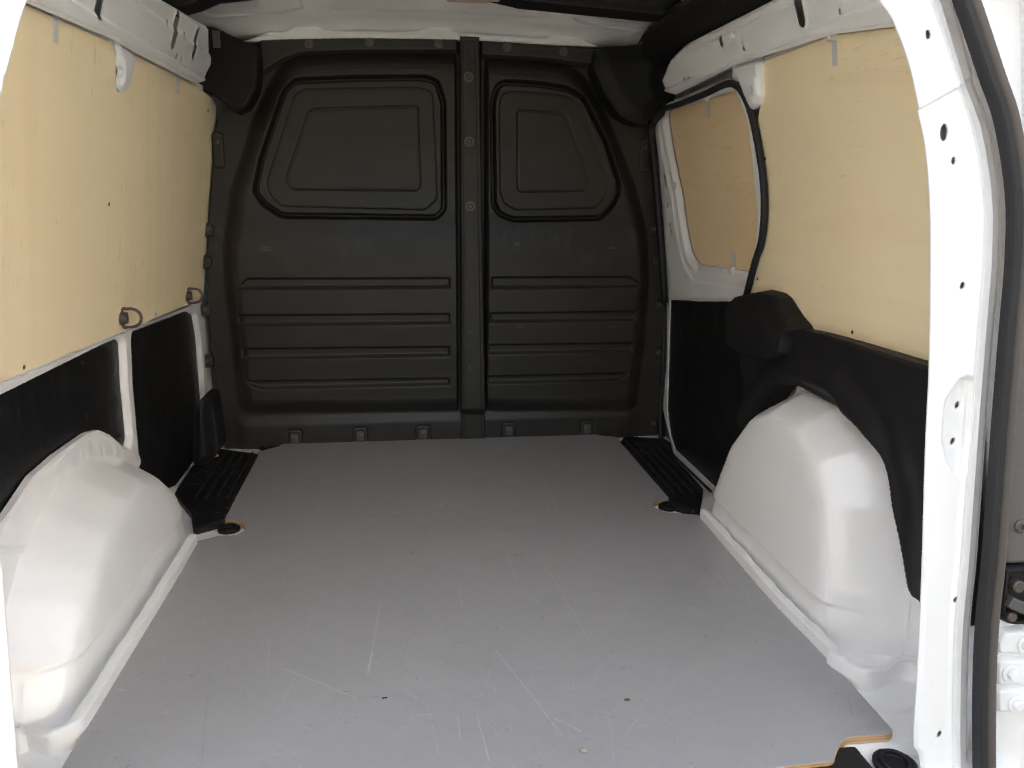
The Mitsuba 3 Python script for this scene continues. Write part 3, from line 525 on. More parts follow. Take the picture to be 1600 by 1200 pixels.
# added out of view: sunlit pale fronts give side light, greenery darkens the horizon
def gable():
    v = np.array([(-6.3, -.4, 5.0), (6.3, -.4, 5.0), (6.3, 3.6, 7.6), (-6.3, 3.6, 7.6), (6.3, 7.6, 5.0), (-6.3, 7.6, 5.0)])
    v2 = v + [0, 0, .18]
    return np.vstack([v, v2]), np.array([[0, 1, 2], [0, 2, 3], [3, 2, 4], [3, 4, 5], [6, 8, 7], [6, 9, 8], [9, 10, 8], [9, 11, 10], [0, 6, 7], [0, 7, 1], [4, 10, 11], [4, 11, 5], [1, 7, 8], [1, 8, 2], [2, 8, 10], [2, 10, 4], [0, 3, 9], [0, 9, 6], [3, 5, 11], [3, 11, 9]])
def added_house(label, at, turn, size, mat):
    M = T().translate(at) @ T().rotate([0, 0, 1], turn) @ T().scale(size)
    t = thing('added_house', label, 'added_house')
    wall_g = box(-6, 0, 6, 5.2)
    wins_g = [box(-4.4, 1.0, -3.0, 2.3), box(-1.1, .02, -.1, 2.15), box(1.4, 1.0, 2.8, 2.3), box(3.8, 1.0, 5.2, 2.3), box(-4.4, 3.4, -3.0, 4.5), box(1.4, 3.4, 2.8, 4.5)]
    for w_ in wins_g:
        wall_g = wall_g.difference(w_)
    def hp(parent, name, m, mt):
        return part(parent, name, m, mt, False, to_world=M)
    hp(t, 'wall', plate(wall_g, Plane((0, 0, 0), (1, 0, 0), (0, 0, 1)), .25, .01), mat)
    hp(t, 'side_wall', join(bx(-6, -5.75, .26, 7, 0, 5.2), bx(5.75, 6, .26, 7, 0, 5.2), bx(-6, 6, 7, 7.2, 0, 5.2)), mat)
    hp(t, 'roof', gable(), 'roof_tile')
    for w_ in wins_g:
        x0, z0, x1, z1 = w_.bounds
        f_ = hp(t, 'door' if z0 < .5 else 'window', join(bx(x0, x0 + .07, .10, .17, z0, z1), bx(x1 - .07, x1, .10, .17, z0, z1), bx(x0 + .07, x1 - .07, .10, .17, z0, z0 + .07), bx(x0 + .07, x1 - .07, .10, .17, z1 - .07, z1)), 'outer_paint')
        hp(f_, 'pane', bx(x0 + .06, x1 - .06, .13, .15, z0 + .06, z1 - .06), 'dark_pane')
# each added front faces (0, -1) before the turn
added_house('unseen cream building added behind the van to light the side walls', [4.8, -3.4, -.62], -135, [.57, .57, .85], 'render_cream')
added_house('unseen white building added behind the van to light the side walls', [-4.8, -3.4, -.62], 135, [.57, .57, .85], 'render_white')
hg = thing('added_hedge', 'unseen green foliage added behind the van to darken the horizon', 'added_hedge')  # unseen backdrop, added to cut the low light from behind
hr = np.random.default_rng(3)
hc = np.c_[hr.uniform(-2.7, 2.7, 9000), hr.normal(-7, .35, 9000), hr.uniform(-.6, 2.6, 9000)]
hd_ = hr.normal(size=(9000, 3, 3)) * .11
part(hg, 'foliage', ((hc[:, None] + hd_).reshape(-1, 3), np.arange(27000).reshape(-1, 3)), 'leaf_green', False)
part(hg, 'stems', join(*[bx(x, x + .05, -7.02, -6.97, -.62, .9) for x in np.arange(-2.6, 2.6, .5)]), 'crumb_dark', False)

# ------------------------------------------------------------------ van body
van = thing('van_body', 'white painted metal body of the van around the whole cargo bay', 'van')
def shell():
    q = [bx(-.74, -.735, .90, 3.0, -.30, 1.34), bx(.955, .96, .90, 3.0, -.30, 1.34), bx(-.74, .96, 2.72, 2.725, -.30, 1.34),
         bx(-.735, .955, .93, 2.72, 1.32, 1.325), bx(-.735, .955, .86, 2.72, -.19, -.185)]
    return join(*q)
part(van, 'outer_skin', shell(), 'shell_paint', False)
# outside bodywork round the rear opening (shuts the light out)
part(van, 'rear_surround', join(bx(-.80, -.66, 1.01, 1.04, -.60, 1.40), bx(.86, 1.02, 1.01, 1.04, -.60, 1.40), bx(-.80, 1.02, 1.01, 1.04, 1.22, 1.40), bx(-.52, .80, .86, .88, -.60, -.03)), 'outer_paint', False)

def floor_fn(u, v):
    bead = np.maximum(sstep(.006, .002, np.abs(v - 1.012 - .08 * (u - .62))), 0) * (np.abs(u - XC) > .5)
    return .0025 * bead - .010 * sstep(.945, .925, v)
part(van, 'cargo_floor', relief(box(-.66, .86, .86, 2.60), floor_fn, PLANE['metal'], .006, 0), 'paint', True)

# roof skin with its pressed swages
def roof_fn(u, v):
    lat = v - XC
    crown = .028 * (lat / .6) ** 2
    pan = sstep(.0, .005, sdf(rounded(box(2.02, -.30, 2.395, .30), .06), u, lat)) * .004
    pan2 = sstep(.0, .006, sdf(rounded(Polygon([(2.02, .36), (2.36, .36), (2.42, .43), (2.42, .62), (2.02, .62)]), .03), u, lat)) * .005
    pan3 = sstep(.0, .006, sdf(rounded(Polygon([(2.02, -.36), (2.36, -.36), (2.42, -.43), (2.42, -.62), (2.02, -.62)]), .03), u, lat)) * .005
    return crown - pan - pan2 - pan3 + .034 * sstep(2.425, 2.515, u)
PLANE['roof2'] = Plane((0, 0, 1.262), (0, 1, 0), (1, 0, 0))
roof = part(van, 'roof', relief(box(.95, -.56, 2.56, .78), roof_fn, PLANE['roof2'], .004, 0), 'paint', True)
hd = poly('header')
part(roof, 'header_rail', relief(hd, lambda u, v: .004 * sstep(0, .004, sdf(hd, u, v)), Plane((0, YB - .03, 0), (1, 0, 0), (0, 0, 1)), .003, .05), 'paint', True)

def tray(g, plane, depth, top):
    """The hollow behind a pressed panel: a closed back and sides."""
    g = pick(g.simplify(.001))
    ring = np.array(g.exterior.coords)
    n = len(ring)
    k = np.arange(n - 1)
    V = np.vstack([plane(ring[:, 0], ring[:, 1], -depth), plane(ring[:, 0], ring[:, 1], -top)])
    F = np.vstack([np.stack([k, k + 1, n + k + 1], 1), np.stack([k, n + k + 1, n + k], 1)])
    return join(plate(g, Plane(plane.o - depth * plane.n, plane.eu, plane.ev), .002, .0), (V, F))

# roof side rails
def rail_fn(g, holes):
    def f(u, v):
        d = sdf(g, u, v)
        h = -.007 * sstep(.006, .0, d) + .006 * sstep(.035, .030, v) - .005 * sstep(.090, .096, v)
        for s, w in holes:
            e = -sdf(s, u, v)
            h = h + .0016 * sstep(.006, .003, e) * (w > 0)
        return h
    return f
def rail(key, holes, fill):
    g0 = poly(key, .0025)
    outer = Polygon(g0.exterior).buffer(.0)
    g = outer
    for s, w in holes:
        g = g.difference(s)
    r_ = part(van, 'roof_rail', relief(g, rail_fn(outer, holes), PLANE[key], .003, .0015), 'paint', True)
    part(r_, 'hollow', tray(outer.buffer(-.004), PLANE[key], .11, .012), 'paint', False)
    return r_
ls, lh = pts('lrail_slots'), pts('lrail_holes')
holesL = [(slot(ls[0, 0], ls[0, 1] + .015, .016, .045), 1), (slot(ls[1, 0], ls[1, 1], .018, .042), 1), (slot(ls[2, 0], ls[2, 1], .015, .038), 1)] + [(slot(u, v, .009, .0075), 0) for u, v in lh]
railL = rail('lrail', holesL, None)
rs, rh = pts('rrail_slots'), pts('rrail_holes')
holesR = [(slot(rs[0, 0], rs[0, 1] + .004, .0145, .034), 1), (ellipse(rh[0, 0], rh[0, 1], .0110, .0125), 0), (ellipse(rh[2, 0], rh[2, 1], .0065, .006), 0), (slot(rh[3, 0], rh[3, 1], .005, .0075), 0), (slot(rh[4, 0], rh[4, 1], .005, .0075), 0), (ellipse(rh[5, 0], rh[5, 1], .0055, .0075), 0)]
railR = rail('rrail', holesR, None)
p = PLANE['rrail']
part(railR, 'plug', join(*[tuple(x) for x in [lathe([(.0095, 0), (.0095, .004), (.0075, .006), (.004, .0065), (0, .009)], 16)]]), 'paint', 30, to_world=p.frame(rh[1, 0], rh[1, 1], .003))

def bracket(parent, key, holekey, plane):
    c = pts(holekey)[0]
    outer = poly(key, .008)
    g = outer.difference(ellipse(c[0], c[1], .0065, .011))
    el = ellipse(c[0], c[1], .02, .03)
    fn = lambda u, v: .010 * sstep(-.004, .010, sdf(outer, u, v)) + .004 * sstep(.0, .005, sdf(el, u, v))
    return part(parent, 'rail_bracket', relief(g, fn, plane, .002, .012), 'paint', True)
bracket(railL, 'lbracket', 'lbrhole', Plane(PLANE['lu'].o - .002 * PLANE['lu'].n, PLANE['lu'].eu, PLANE['lu'].ev))
bracket(railR, 'rbracket', 'rbrhole', Plane(PLANE['ru'].o + .006 * PLANE['ru'].n, PLANE['ru'].eu, PLANE['ru'].ev))

# inner skins behind the boards
part(van, 'inner_skin', plate(box(.97, .004, 2.50, .602), Plane(PLANE['lu'].o - .012 * PLANE['lu'].n, PLANE['lu'].eu, PLANE['lu'].ev), .002, .0005), 'paint', False)
part(van, 'inner_skin', plate(box(-1.72, -.02, -.97, .602), Plane(PLANE['ru'].o - .010 * PLANE['ru'].n, PLANE['ru'].eu, PLANE['ru'].ev), .002, .0005), 'paint', False)
part(van, 'inner_skin', plate(box(-1.86, .572, -1.70, .618), Plane(PLANE['ru'].o - .004 * PLANE['ru'].n, PLANE['ru'].eu, PLANE['ru'].ev), .002, .0005), 'paint', False)
part(van, 'inner_skin', plate(box(-1.62, -.03, -.95, .47), Plane(PLANE['rl'].o - .001 * PLANE['rl'].n, PLANE['rl'].eu, PLANE['rl'].ev), .002, .0005), 'paint', False)
# lower side frame with its openings (the hardboard sits in them)
fr, h0, h1 = poly('frame_l'), poly('hb_l0', .014), poly('hb_l1', .014)
fo = fr.difference(h0).difference(h1)
fo = max(getattr(fo, 'geoms', [fo]), key=lambda a: a.area)
ff = lambda u, v: .012 * sstep(.0, .010, np.minimum(-sdf(h0, u, v), -sdf(h1, u, v)))
part(van, 'side_frame', relief(fo, ff, PLANE['ll'], .003, .02), 'paint', True)

# wheel arches
def arch(plane, base, D, w, dom, crease, dents=()):
    big = rounded(Polygon(base), .05)
    def f(u, v):
        d = sdf(big, u, v)
        t = np.clip(d / w, -.2, 3.5)
        h = D * np.maximum((t + 1 - np.sqrt((t - 1) ** 2 + .06)) / 2 - (1 + 3.5 - np.sqrt(2.5 ** 2 + .06)) / 2 + 1, 0)
        for q, (pu, pv) in enumerate(dents):
            h = h + (.0011 if q % 2 else -.0009) * np.exp(-((u - pu) ** 2 + (v - pv) ** 2) / .0055 ** 2)
        face = sstep(.35, .8, t)
        h = h - crease[1] * face * sstep(crease[0] + .007, crease[0] - .002, v)
        return h
    return relief(dom.intersection(big.buffer(.004)), f, plane, .0035, 0)
baseR = [(-a, b) for a, b in [(1.15, -.4), (1.155, .1), (1.185, .26), (1.25, .355), (1.36, .405), (1.50, .405), (1.62, .35), (1.72, .25), (1.80, .11), (1.85, -.02), (1.86, -.4)]]
aR = part(van, 'wheel_arch', arch(PLANE['rl'], baseR, .128, .056, box(-1.93, -.016, -1.02, .50), (.062, .007), [(-1.30, .20), (-1.55, .22), (-1.42, .10), (-1.62, .10), (-1.36, .29)]), 'paint', True)
baseL = [(1.07, -.4), (1.085, .0), (1.135, .09), (1.20, .165), (1.26, .218), (1.34, .256), (1.46, .280), (1.58, .276), (1.70, .238), (1.80, .167), (1.87, .08), (1.895, -.02), (1.90, -.4)]
aL = part(van, 'wheel_arch', arch(PLANE['ll'], baseL, .118, .060, box(.98, -.016, 1.93, .40), (.060, .007), [(1.42, .12), (1.60, .17), (1.50, .20)]), 'paint', True)
lip = poly('lip_l', .012)
def lip_fn(u, v):
    d = sdf(lip, u, v)
    wr = meshkit.fbm(np.stack([u * 60, v * 25, u * 0], -1), 3, 5)
    return .014 + .004 * sstep(.0, .010, d) - .004 * sstep(.006, .012, d) + .006 * (wr - .5) * sstep(.006, .02, d)
part(aL, 'flange', relief(lip, lip_fn, PLANE['ll'], .003, .012), 'paint', True)

# floor flange with its bead of seam sealant along each arch
def flange(parent, key, inward):
    q = smooth_path(np.c_[pts(key), np.full(len(pts(key)), 0.0)], 10)
    prof = np.array([(-.004, -.016), (.004, -.016), (.0040, .019), (.0, .022), (-.0040, .019)])
    f = part(parent, 'floor_flange', sweep(q, prof, (0, 0, 1)), 'paint', 40)
    L = LineString(q)
    n = int(L.length / .004)
    r = np.array([L.interpolate(k / n, normalized=True).coords[0] for k in range(n + 1)])
    nz = meshkit.fbm(r * 55, 3, 3)
    r[:, 0] += inward * (.0075 + .006 * (nz - .5))
    r[:, 2] = .0195 + .010 * (meshkit.fbm(r * 30 + 7, 3, 8) - .5)
    rad = .0066 + .005 * (meshkit.fbm(r * 80 + 3, 2, 4) - .5)
    pr = np.stack([circle(1.0, 10, .62) * a for a in rad])
    part(f, 'sealant_bead', sweep(r, pr, (0, 0, 1)), 'sealant', True)
flange(aR, 'flange_r_path', 1)
flange(aL, 'flange_l_path', -1)

# rear pillars
rec = poly('pil_recess', .012)
seam = pts('pil_seam')
ph = pts('pil_holes')
def pillar(key, right):
    c_ = smooth_path(pts(key), 8, True)
    g0 = pick(Polygon(c_).buffer(0))
    if right:
        g0 = pick(g0.union(LineString(smooth_path(pts('rseal'), 8)).buffer(.008)))
    g = g0
    hs = []
    if right:
        hs = [slot(ph[0, 0], ph[0, 1], .0036, .0058, 10), ellipse(ph[1, 0], ph[1, 1], .0054, .0110), ellipse(ph[2, 0], ph[2, 1], .0033, .0052)] + [ellipse(ph[k, 0], ph[k, 1], .0034, .0052, rot=-15) for k in range(3, 8)]
        for s in hs: g = g.difference(s)
    xs = LineString(smooth_path(pts('rseal'), 8)) if right else None
    def f(u, v):
        d = sdf(g0, u, v)
        h = .004 * sstep(0, .005, d) - .004
        if right:
            e = shapely.distance(xs, shapely.points(u, v))
            h = h - .020 * sstep(.034, .006, e) + .003 * sstep(.040, .033, e) * sstep(.026, .033, e)
            h = h - .0120 * sstep(.0, .0055, sdf(rec, u, v))
            line = seam[0, 1] + (u - seam[0, 0]) * (seam[2, 1] - seam[0, 1]) / (seam[2, 0] - seam[0, 0])
            h = h + .0040 * sstep(-.0008, .0008, v - line)
        return h
    pk = PLANE['pil']
    k_ = part(van, 'rear_pillar', relief(g, f, PLANE['pil'], .0017, .0025), 'paint', True)
    part(k_, 'inner_box', tray(g0.buffer(-.024), pk, .030, .006), 'paint', False)
    return k_
pr_ = pillar('pil_r', True)
pl_ = pillar('pil_l', False)

# outer jamb, hinges and the check strap recess
pj = Plane(PLANE['jamb'].o + np.array([0, .018, 0]), PLANE['jamb'].eu, PLANE['jamb'].ev)
rs1 = pts('rseal') + np.array([.012, 0])
jg = Polygon([*rs1[::1], (1.0, -.14), (1.0, 1.10)])
jg = Polygon(np.vstack([rs1, [[1.0, -.13], [1.0, 1.09]]])).buffer(0)
part(van, 'door_jamb', relief(max(getattr(jg, 'geoms', [jg]), key=lambda a: a.area), lambda u, v: .004 * (meshkit.noise(np.stack([u * 10, v * 10, u * 0], -1), 2) - .5), pj, .006, .0), 'outer_paint', True)
bo = pts('bolts')
for k in range(3):
    g = poly(f'hinge{k}', .008)
    hk = part(van, 'hinge_leaf', relief(g, lambda u, v: .010 * sstep(0, .005, sdf(g, u, v)) + .002, pj, .002, .012), 'paint', True)
    fix(hk, 'bolt', BOLT, pj, bo[k, 0], bo[k, 1], .0125, .78)

# ------------------------------------------------------------------ sliding door (closed, in the far half of the wall)
door = thing('sliding_door', 'white inner frame of the closed sliding door beside the bulkhead', 'door')
dw, dfm = poly('door_win', .02), poly('door_frame', .012)
dh = pts('door_holes')
g = dfm.difference(dw)
for k, (a, b) in enumerate([(.010, .010), (.008, .008), (.008, .009), (.006, .007), (.009, .010), (.004, .005), (.006, .004), (.008, .003)]):
    g = g.difference(slot(dh[k, 0], dh[k, 1], a, b))
dq = max(getattr(g, 'geoms', [g]), key=lambda a: a.area)
dfn = lambda u, v: .014 * sstep(.0, .02, -sdf(dw, u, v)) + .006 * sstep(.035, .050, -sdf(dw, u, v)) - .010 * sstep(.012, .0, sdf(dfm, u, v))
part(door, 'window_frame', relief(dq, dfn, PLANE['door'], .003, .0015), 'paint', True)
part(door, 'lower_frame', plate(poly('door_low', .02), PLANE['rl'], .02), 'paint', 30)
hb = poly('door_hb', .016)
rim = hb.buffer(.006).difference(hb.buffer(-.002))
part(door, 'rim', relief(rim, lambda u, v: .007 + u * 0, PLANE['rl'], .002, .008), 'paint', True)

# ------------------------------------------------------------------ bulkhead
bh = thing('bulkhead', 'black moulded plastic bulkhead across the far end of the cargo bay', 'partition')
bo_, bl, br, ts, po = poly('bulk_outline', .02), poly('body_l', .035), poly('body_r', .035), poly('topstrip', .003), poly('post')
wins = {s: [poly(f'win_{s}', .03), poly(f'win2_{s}', .02), poly(f'win3_{s}', .007)] for s in 'lr'}
ribs = [poly(f'rib{k}', .002) for k in range(8)]
tabs = pts('tabs')
tabg = [rounded(box(u - .022, v - .06, u + .022, v + .022), .007) for u, v in tabs]
tl, tr_ = pts('tab_l'), pts('tab_r')
body_x = {'l': bl.union(box(.10, bl.bounds[1], .30, bl.bounds[3])), 'r': br.union(box(.12, .0945, .29, br.bounds[3]))}
def groove(d, w):
    return np.clip(1 - np.abs(d) / w, 0, 1)
def bulk_fn(side):
    body = bl if side == 'l' else br
    def f(u, v):
        d = sdf(body_x[side], u, v)
        near_post = sstep(.0, .007, (.162 - u) if side == 'l' else (u - .247))
        d = np.where(near_post > 0, d, -1.0)
        h = .006 + .042 * (sstep(-.006, .050, d) ** .85) * near_post
        # the belly: fullest below the window panel, drawn in towards the foot
        h = h + (.040 * sstep(.02, .62, v) - .024 * sstep(.62, .76, v) - .010) * sstep(.0, .06, d) * near_post
        a, b, c = wins[side]
        da, db, dc = sdf(a, u, v), sdf(b, u, v), sdf(c, u, v)
        h = h - .036 * (sstep(.0, .004, da) - sstep(.0125, .0165, da)) - .002 * sstep(.0125, .0165, da)
        h = h - .0050 * groove(db, .0030) - .0045 * sstep(.0, .0015, db)
        h = h - .0060 * groove(dc, .0040) - .0040 * sstep(.0, .0030, dc)
        for k in (range(4) if side == 'l' else range(4, 8)):
            dr_ = sdf(ribs[k], u, v)
            m = dr_ > -.01
            vb = ribs[k].bounds[1]
            h = np.where(m, h - .0125 * np.minimum(sstep(-.001, .0060, dr_), sstep(-.002, .0170, v - vb)), h)
        for t in tabg:
            e = sdf(t, u, v)
            h = h - .004 * groove(e, .0035) - .002 * sstep(.0, .002, e)
        # foot panel comes forward again
        h = h + .012 * sstep(.095, .055, v) * sstep(-.56, -.50, u) * sstep(.78, .72, u)
        h = h + .0012 * (meshkit.noise(np.stack([u * 7, v * 7, u * 0], -1), 3) - .5)
        return h
    return f
split = .207
gl = bo_.intersection(box(-2, -.02, split - .028, 3)).difference(ts.buffer(.001))
gr = bo_.intersection(box(split + .030, -.02, 3, 3)).difference(ts.buffer(.001))
pick = lambda g: max(getattr(g, 'geoms', [g]), key=lambda a: a.area)
pan = part(bh, 'panel', relief(pick(gl), bulk_fn('l'), PLANE['bulk'], .0022, .02), 'bulk_plastic', True)
pan2 = part(bh, 'panel', relief(pick(gr), bulk_fn('r'), PLANE['bulk'], .0022, .02), 'bulk_plastic', True)
po = po.buffer(.001)
post = part(bh, 'centre_post', relief(po, lambda u, v: .020 + .026 * sstep(.08, .11, v) + .004 * sstep(.0, .004, sdf(po, u, v)) - .003 * groove(sdf(po, u, v) - .010, .003), PLANE['bulk'], .0025, .06), 'bulk_plastic', True)
for k, (u, v) in enumerate(pts('post_screws')):
    if k < 3:
        w = fix(post, 'washer', WASHER, PLANE['bulk'], u, v, .0492)
    fix(post, 'screw', SCREW if k < 3 else SCREW_SMALL, PLANE['bulk'], u, v, .0505, .9)
strip_cut = ts.difference(po.buffer(.003))
for g in sorted(getattr(strip_cut, 'geoms', [strip_cut]), key=lambda a: -a.area)[:2]:
    st = part(bh, 'mounting_strip', relief(g, lambda u, v: .022 + .014 * sstep(.0, .008, sdf(g, u, v)) + .0 * u, PLANE['bulk'], .003, .03), 'bulk_plastic', True)
    for u, v in pts('top_screws'):
        if g.contains(Point(u, v)):
            fix(st, 'washer', WASHER, PLANE['bulk'], u, v, .0350, .85)
            fix(st, 'screw', SCREW, PLANE['bulk'], u, v, .0365, .8)
# side tabs with their screws, on the rim
def rim_tabs(q, skip, sgn):
    for k, (u, v) in enumerate(q):
        hh = .036 if k == 0 else .022
        t = rounded(box(u - .017, v - (.075 if k == 0 else hh), u + .017, v + hh * .8), .012)
        tb = part(bh, 'fixing_tab', relief(t, lambda a, b: .006 * sstep(.0, .003, sdf(t, a, b)) + .006, Plane(PLANE['bulk'].o, PLANE['bulk'].eu, PLANE['bulk'].ev), .0025, .014), 'bulk_plastic', True)
        if k != skip:
            fix(tb, 'screw', SCREW, PLANE['bulk'], u, v, .012, .85)
rim_tabs(tl, 2, -1)
rim_tabs(tr_, 2, 1)
for (u, v), t in zip(tabs, tabg):
    b = part(bh, 'foot_clip', relief(rounded(box(u - .0115, v - .020, u + .0115, v + .010), .002), lambda a, c: .0 + 0 * a, Plane((0, YB - .020, 0), (1, 0, 0), (0, 0, 1)), .004, .006), 'recess_plastic', False)
    part(b, 'stud', lathe([(.0075, 0), (.0075, .003), (.0055, .0038), (.005, .002), (.0, .002)], 16), 'screw_black', 30, to_world=Plane((0, YB - .020, 0), (1, 0, 0), (0, 0, 1)).frame(u, v - .005, .0))

# ------------------------------------------------------------------ plywood and hardboard linings
def clip(parent, plane, u, v, up):
    """A folded tin strip that holds the board: a leg over the board and a foot on the metal."""
    m = np.array(plane.frame(u, v, .0).matrix)
    s = 1 if up else -1
    leg = bx(-.0085, .0085, min(0, -s * .042), max(0, -s * .042), .0005, .0022)
    foot = bx(-.0085, .0085, min(-s * .002, s * .016), max(-s * .002, s * .016), .0005, .012)
    c = part(parent, 'clip', join(leg, foot), 'zinc', False, to_world=T(m))
    part(c, 'rivet', RIVET, None, to_world=plane.frame(u + .001, v + s * .006, .012))
    return c
def lining(key, plane, mat, label, r, marks, clips, thick=.006, group=None):
    t = thing('plywood_lining', label, 'panel', group)
    part(t, 'board', plate(poly(key, r), plane, thick, .0008), mat, False)
    for u, v in marks:
        fix(t, 'staple', STAPLE, plane, u, v, .0002)
    for u, v in clips:
        clip(t, plane, u, v, True)
    return t
def lifted(pl, h):
    return Plane(pl.o + h * pl.n, pl.eu, pl.ev)
pL = lining('ply_l', PLANE['lu'], 'ply_upright', 'large pale plywood board over the black panels, with two metal rings at its foot', .012, pts('ply_l_marks'), pts('ply_l_clips'))
pR = lining('ply_r', PLANE['ru'], 'ply_level', 'pale plywood board behind the rear pillar above the wheel arch trim', .010, pts('ply_r_marks'), pts('ply_r_clips'))
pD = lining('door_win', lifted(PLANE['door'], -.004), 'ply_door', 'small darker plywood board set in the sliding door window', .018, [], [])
dcl = pts('door_clips')
clip(pD, lifted(PLANE['door'], -.002), dcl[0, 0], dcl[0, 1], True)
clip(pD, lifted(PLANE['door'], -.002), dcl[2, 0], dcl[2, 1], False)
m_ = PLANE['door'].frame(dcl[1, 0], dcl[1, 1], .012)
c_ = part(pD, 'clip', bx(-.022, .012, -.010, .010, 0, .0016), 'zinc', False, to_world=m_)
part(c_, 'rivet', RIVET, None, to_world=PLANE['door'].frame(dcl[1, 0] + .004, dcl[1, 1], .0135))

def hardboard(key, plane, label, bumps, r=.012):
    t = thing('hardboard_lining', label, 'panel')
    part(t, 'board', plate(poly(key, r), plane, .004, .0008), 'hardboard', False)
    for u, v in bumps:
        fix(t, 'stud', STUD, plane, u, v, .0)
    return t
hbL = lifted(PLANE['ll'], -.002)
bu = pts('hb_bumps_l')
hardboard('hb_l0', hbL, 'black hardboard panel over the arched wheel housing below the large plywood', [b for b in bu if h0.contains(Point(*b))])
hardboard('hb_l1', hbL, 'black hardboard panel between two white struts, nearer the bulkhead below the large plywood', [b for b in bu if h1.contains(Point(*b))])
dbu = poly('door_hb').representative_point()
hardboard('door_hb', lifted(PLANE['rl'], .004), 'black hardboard panel in the lower half of the sliding door', [(-2.40, .42), (-2.20, .30), (-2.30, .10)], .016)

# ------------------------------------------------------------------ black plastic trims
def solid_trim(name, label, key, depth, r, dome=.0, mat='black_plastic', res=.004, plane=None, fn=None, back=.0, smooth_=False):
    t = thing(name, label, 'trim')
    g = rounded(pick(Polygon(smooth_path(pts(key), 6, True)).buffer(0)), r) if smooth_ else poly(key, r)
    f = fn or (lambda u, v: dome * sstep(.0, .04, sdf(g, u, v)) - .006 * sstep(.006, .0, sdf(g, u, v)))
    part(t, 'moulding', relief(g, f, plane or PLANE[key], res, depth), mat, True)
    return t
tc = solid_trim('corner_trim', 'black plastic corner cover where the slotted roof rail with two long slots meets the bulkhead', 'lcorner', .09, .006)
ls_ = pts('lcorner_slot')
part(tc, 'slot_cap', bx(-.010, .010, -.022, .022, .0, .004), 'recess_plastic', False, to_world=PLANE['lcorner'].frame(ls_.mean(0)[0], ls_.mean(0)[1], .0))
def rc_fn(u, v):
    d = sdf(rcg, u, v)
    fold = .015 * sstep(.62, .80, u) * sstep(1.0, 1.12, v)
    return .012 * sstep(0, .05, d) + fold
rcg = poly('rcorner', .006)
solid_trim('corner_trim', 'large black plastic cover over the upper corner above the sliding door', 'rcorner', .09, .006, fn=rc_fn)
eg = poly('redge', .006)
re_ = thing('roof_edge_trim', 'black plastic strip along the ceiling edge above the sliding door rail', 'trim')
part(re_, 'moulding', relief(eg, lambda u, v: .006 * sstep(0, .010, sdf(eg, u, v)) + .008 * sstep(.0, .03, sdf(eg, u, v)), PLANE['redge'], .004, .02), 'black_plastic', True)
bw = poly('bow', .004)
bt = thing('roof_bow', 'black arched roof bow crossing the ceiling at the top edge', 'trim')
part(bt, 'moulding', relief(bw, lambda u, v: .012 * sstep(0, .02, sdf(bw, u, v)), PLANE['bow'], .004, .09), 'black_plastic', True)
lamp = thing('interior_lamp', 'small cargo lamp on the ceiling at the top edge', 'lamp')
part(lamp, 'housing', hull_box(.085, .235, 1.97, 2.03, 1.214, 1.265, .006), 'lens', 30)
part(lamp, 'lens', hull_box(.11, .21, 1.985, 2.025, 1.209, 1.218, .004), 'lens', 30)

cg = poly('cover', .012)
def cover_fn(u, v):
    d = sdf(cg, u, v)
    return .058 * sstep(-.002, .016, d) + .016 * sstep(.0, .07, d) - .012 * sstep(.50, .575, v) - .04
solid_trim('door_mechanism_cover', 'black plastic cover bulging from the wall at the rear edge of the sliding door', 'cover', .06, .012, fn=cover_fn)
tg = pick(Polygon(smooth_path(pts('trim'), 6, True)).buffer(0))
archf = poly('trim')
def trim_fn(u, v):
    d = sdf(tg, u, v)
    big = rounded(Polygon(baseR), .05)
    e = -sdf(big, u, v)
    return .008 * sstep(0, .006, d) + .020 * sstep(.075, .030, e) * sstep(-.002, .02, e) + .008 * sstep(.085, .14, e)
solid_trim('wheel_arch_trim', 'black moulded trim curving over and down behind the taller wheel arch', 'trim', .05, .006, fn=trim_fn, smooth_=True)
lg = poly('ltrim', .008)
st_ = thing('step_trim', 'small upright black plastic cover on the side sill by the ribbed mat', 'trim')
x0, y0, x1, y1 = lg.bounds
part(st_, 'moulding', relief(lg, lambda u, v: -.010 * sstep(.022, .0, sdf(lg, u, v)) - .03 * sstep(-.565, -.535, u), PLANE['ltrim'], .003, .10), 'black_plastic', True)

# ------------------------------------------------------------------ seals
sd = thing('door_seal', 'black rubber seal looping round the sliding door opening', 'seal')
low, upp = PLANE['rl'](*pts('seal_low').T, .010), PLANE['ru'](*pts('seal_r').T, .010)
q = smooth_path(np.vstack([low, upp]), 10)
upn = np.vstack([np.repeat([PLANE['rl'].n], len(low), 0), np.repeat([PLANE['ru'].n], len(upp), 0)])
part(sd, 'bulb', sweep(q, circle(.0082, 14), np.array([-1., 0, .1])), 'rubber', True)
# the part of the seal beside the bulkhead lies on a broad flange of the body
flr = smooth_path(np.vstack([PLANE['rl'](*pts('seal_low')[2:].T, .0), PLANE['ru'](*pts('seal_r')[:7].T, .0)]) + [0, .03, 0], 8)
part(sd, 'lip', sweep(flr, np.array([(-.030, -.008), (.012, -.008), (.012, .006), (-.030, .006)]), np.array([-1., 0, .1])), 'black_plastic', 30)

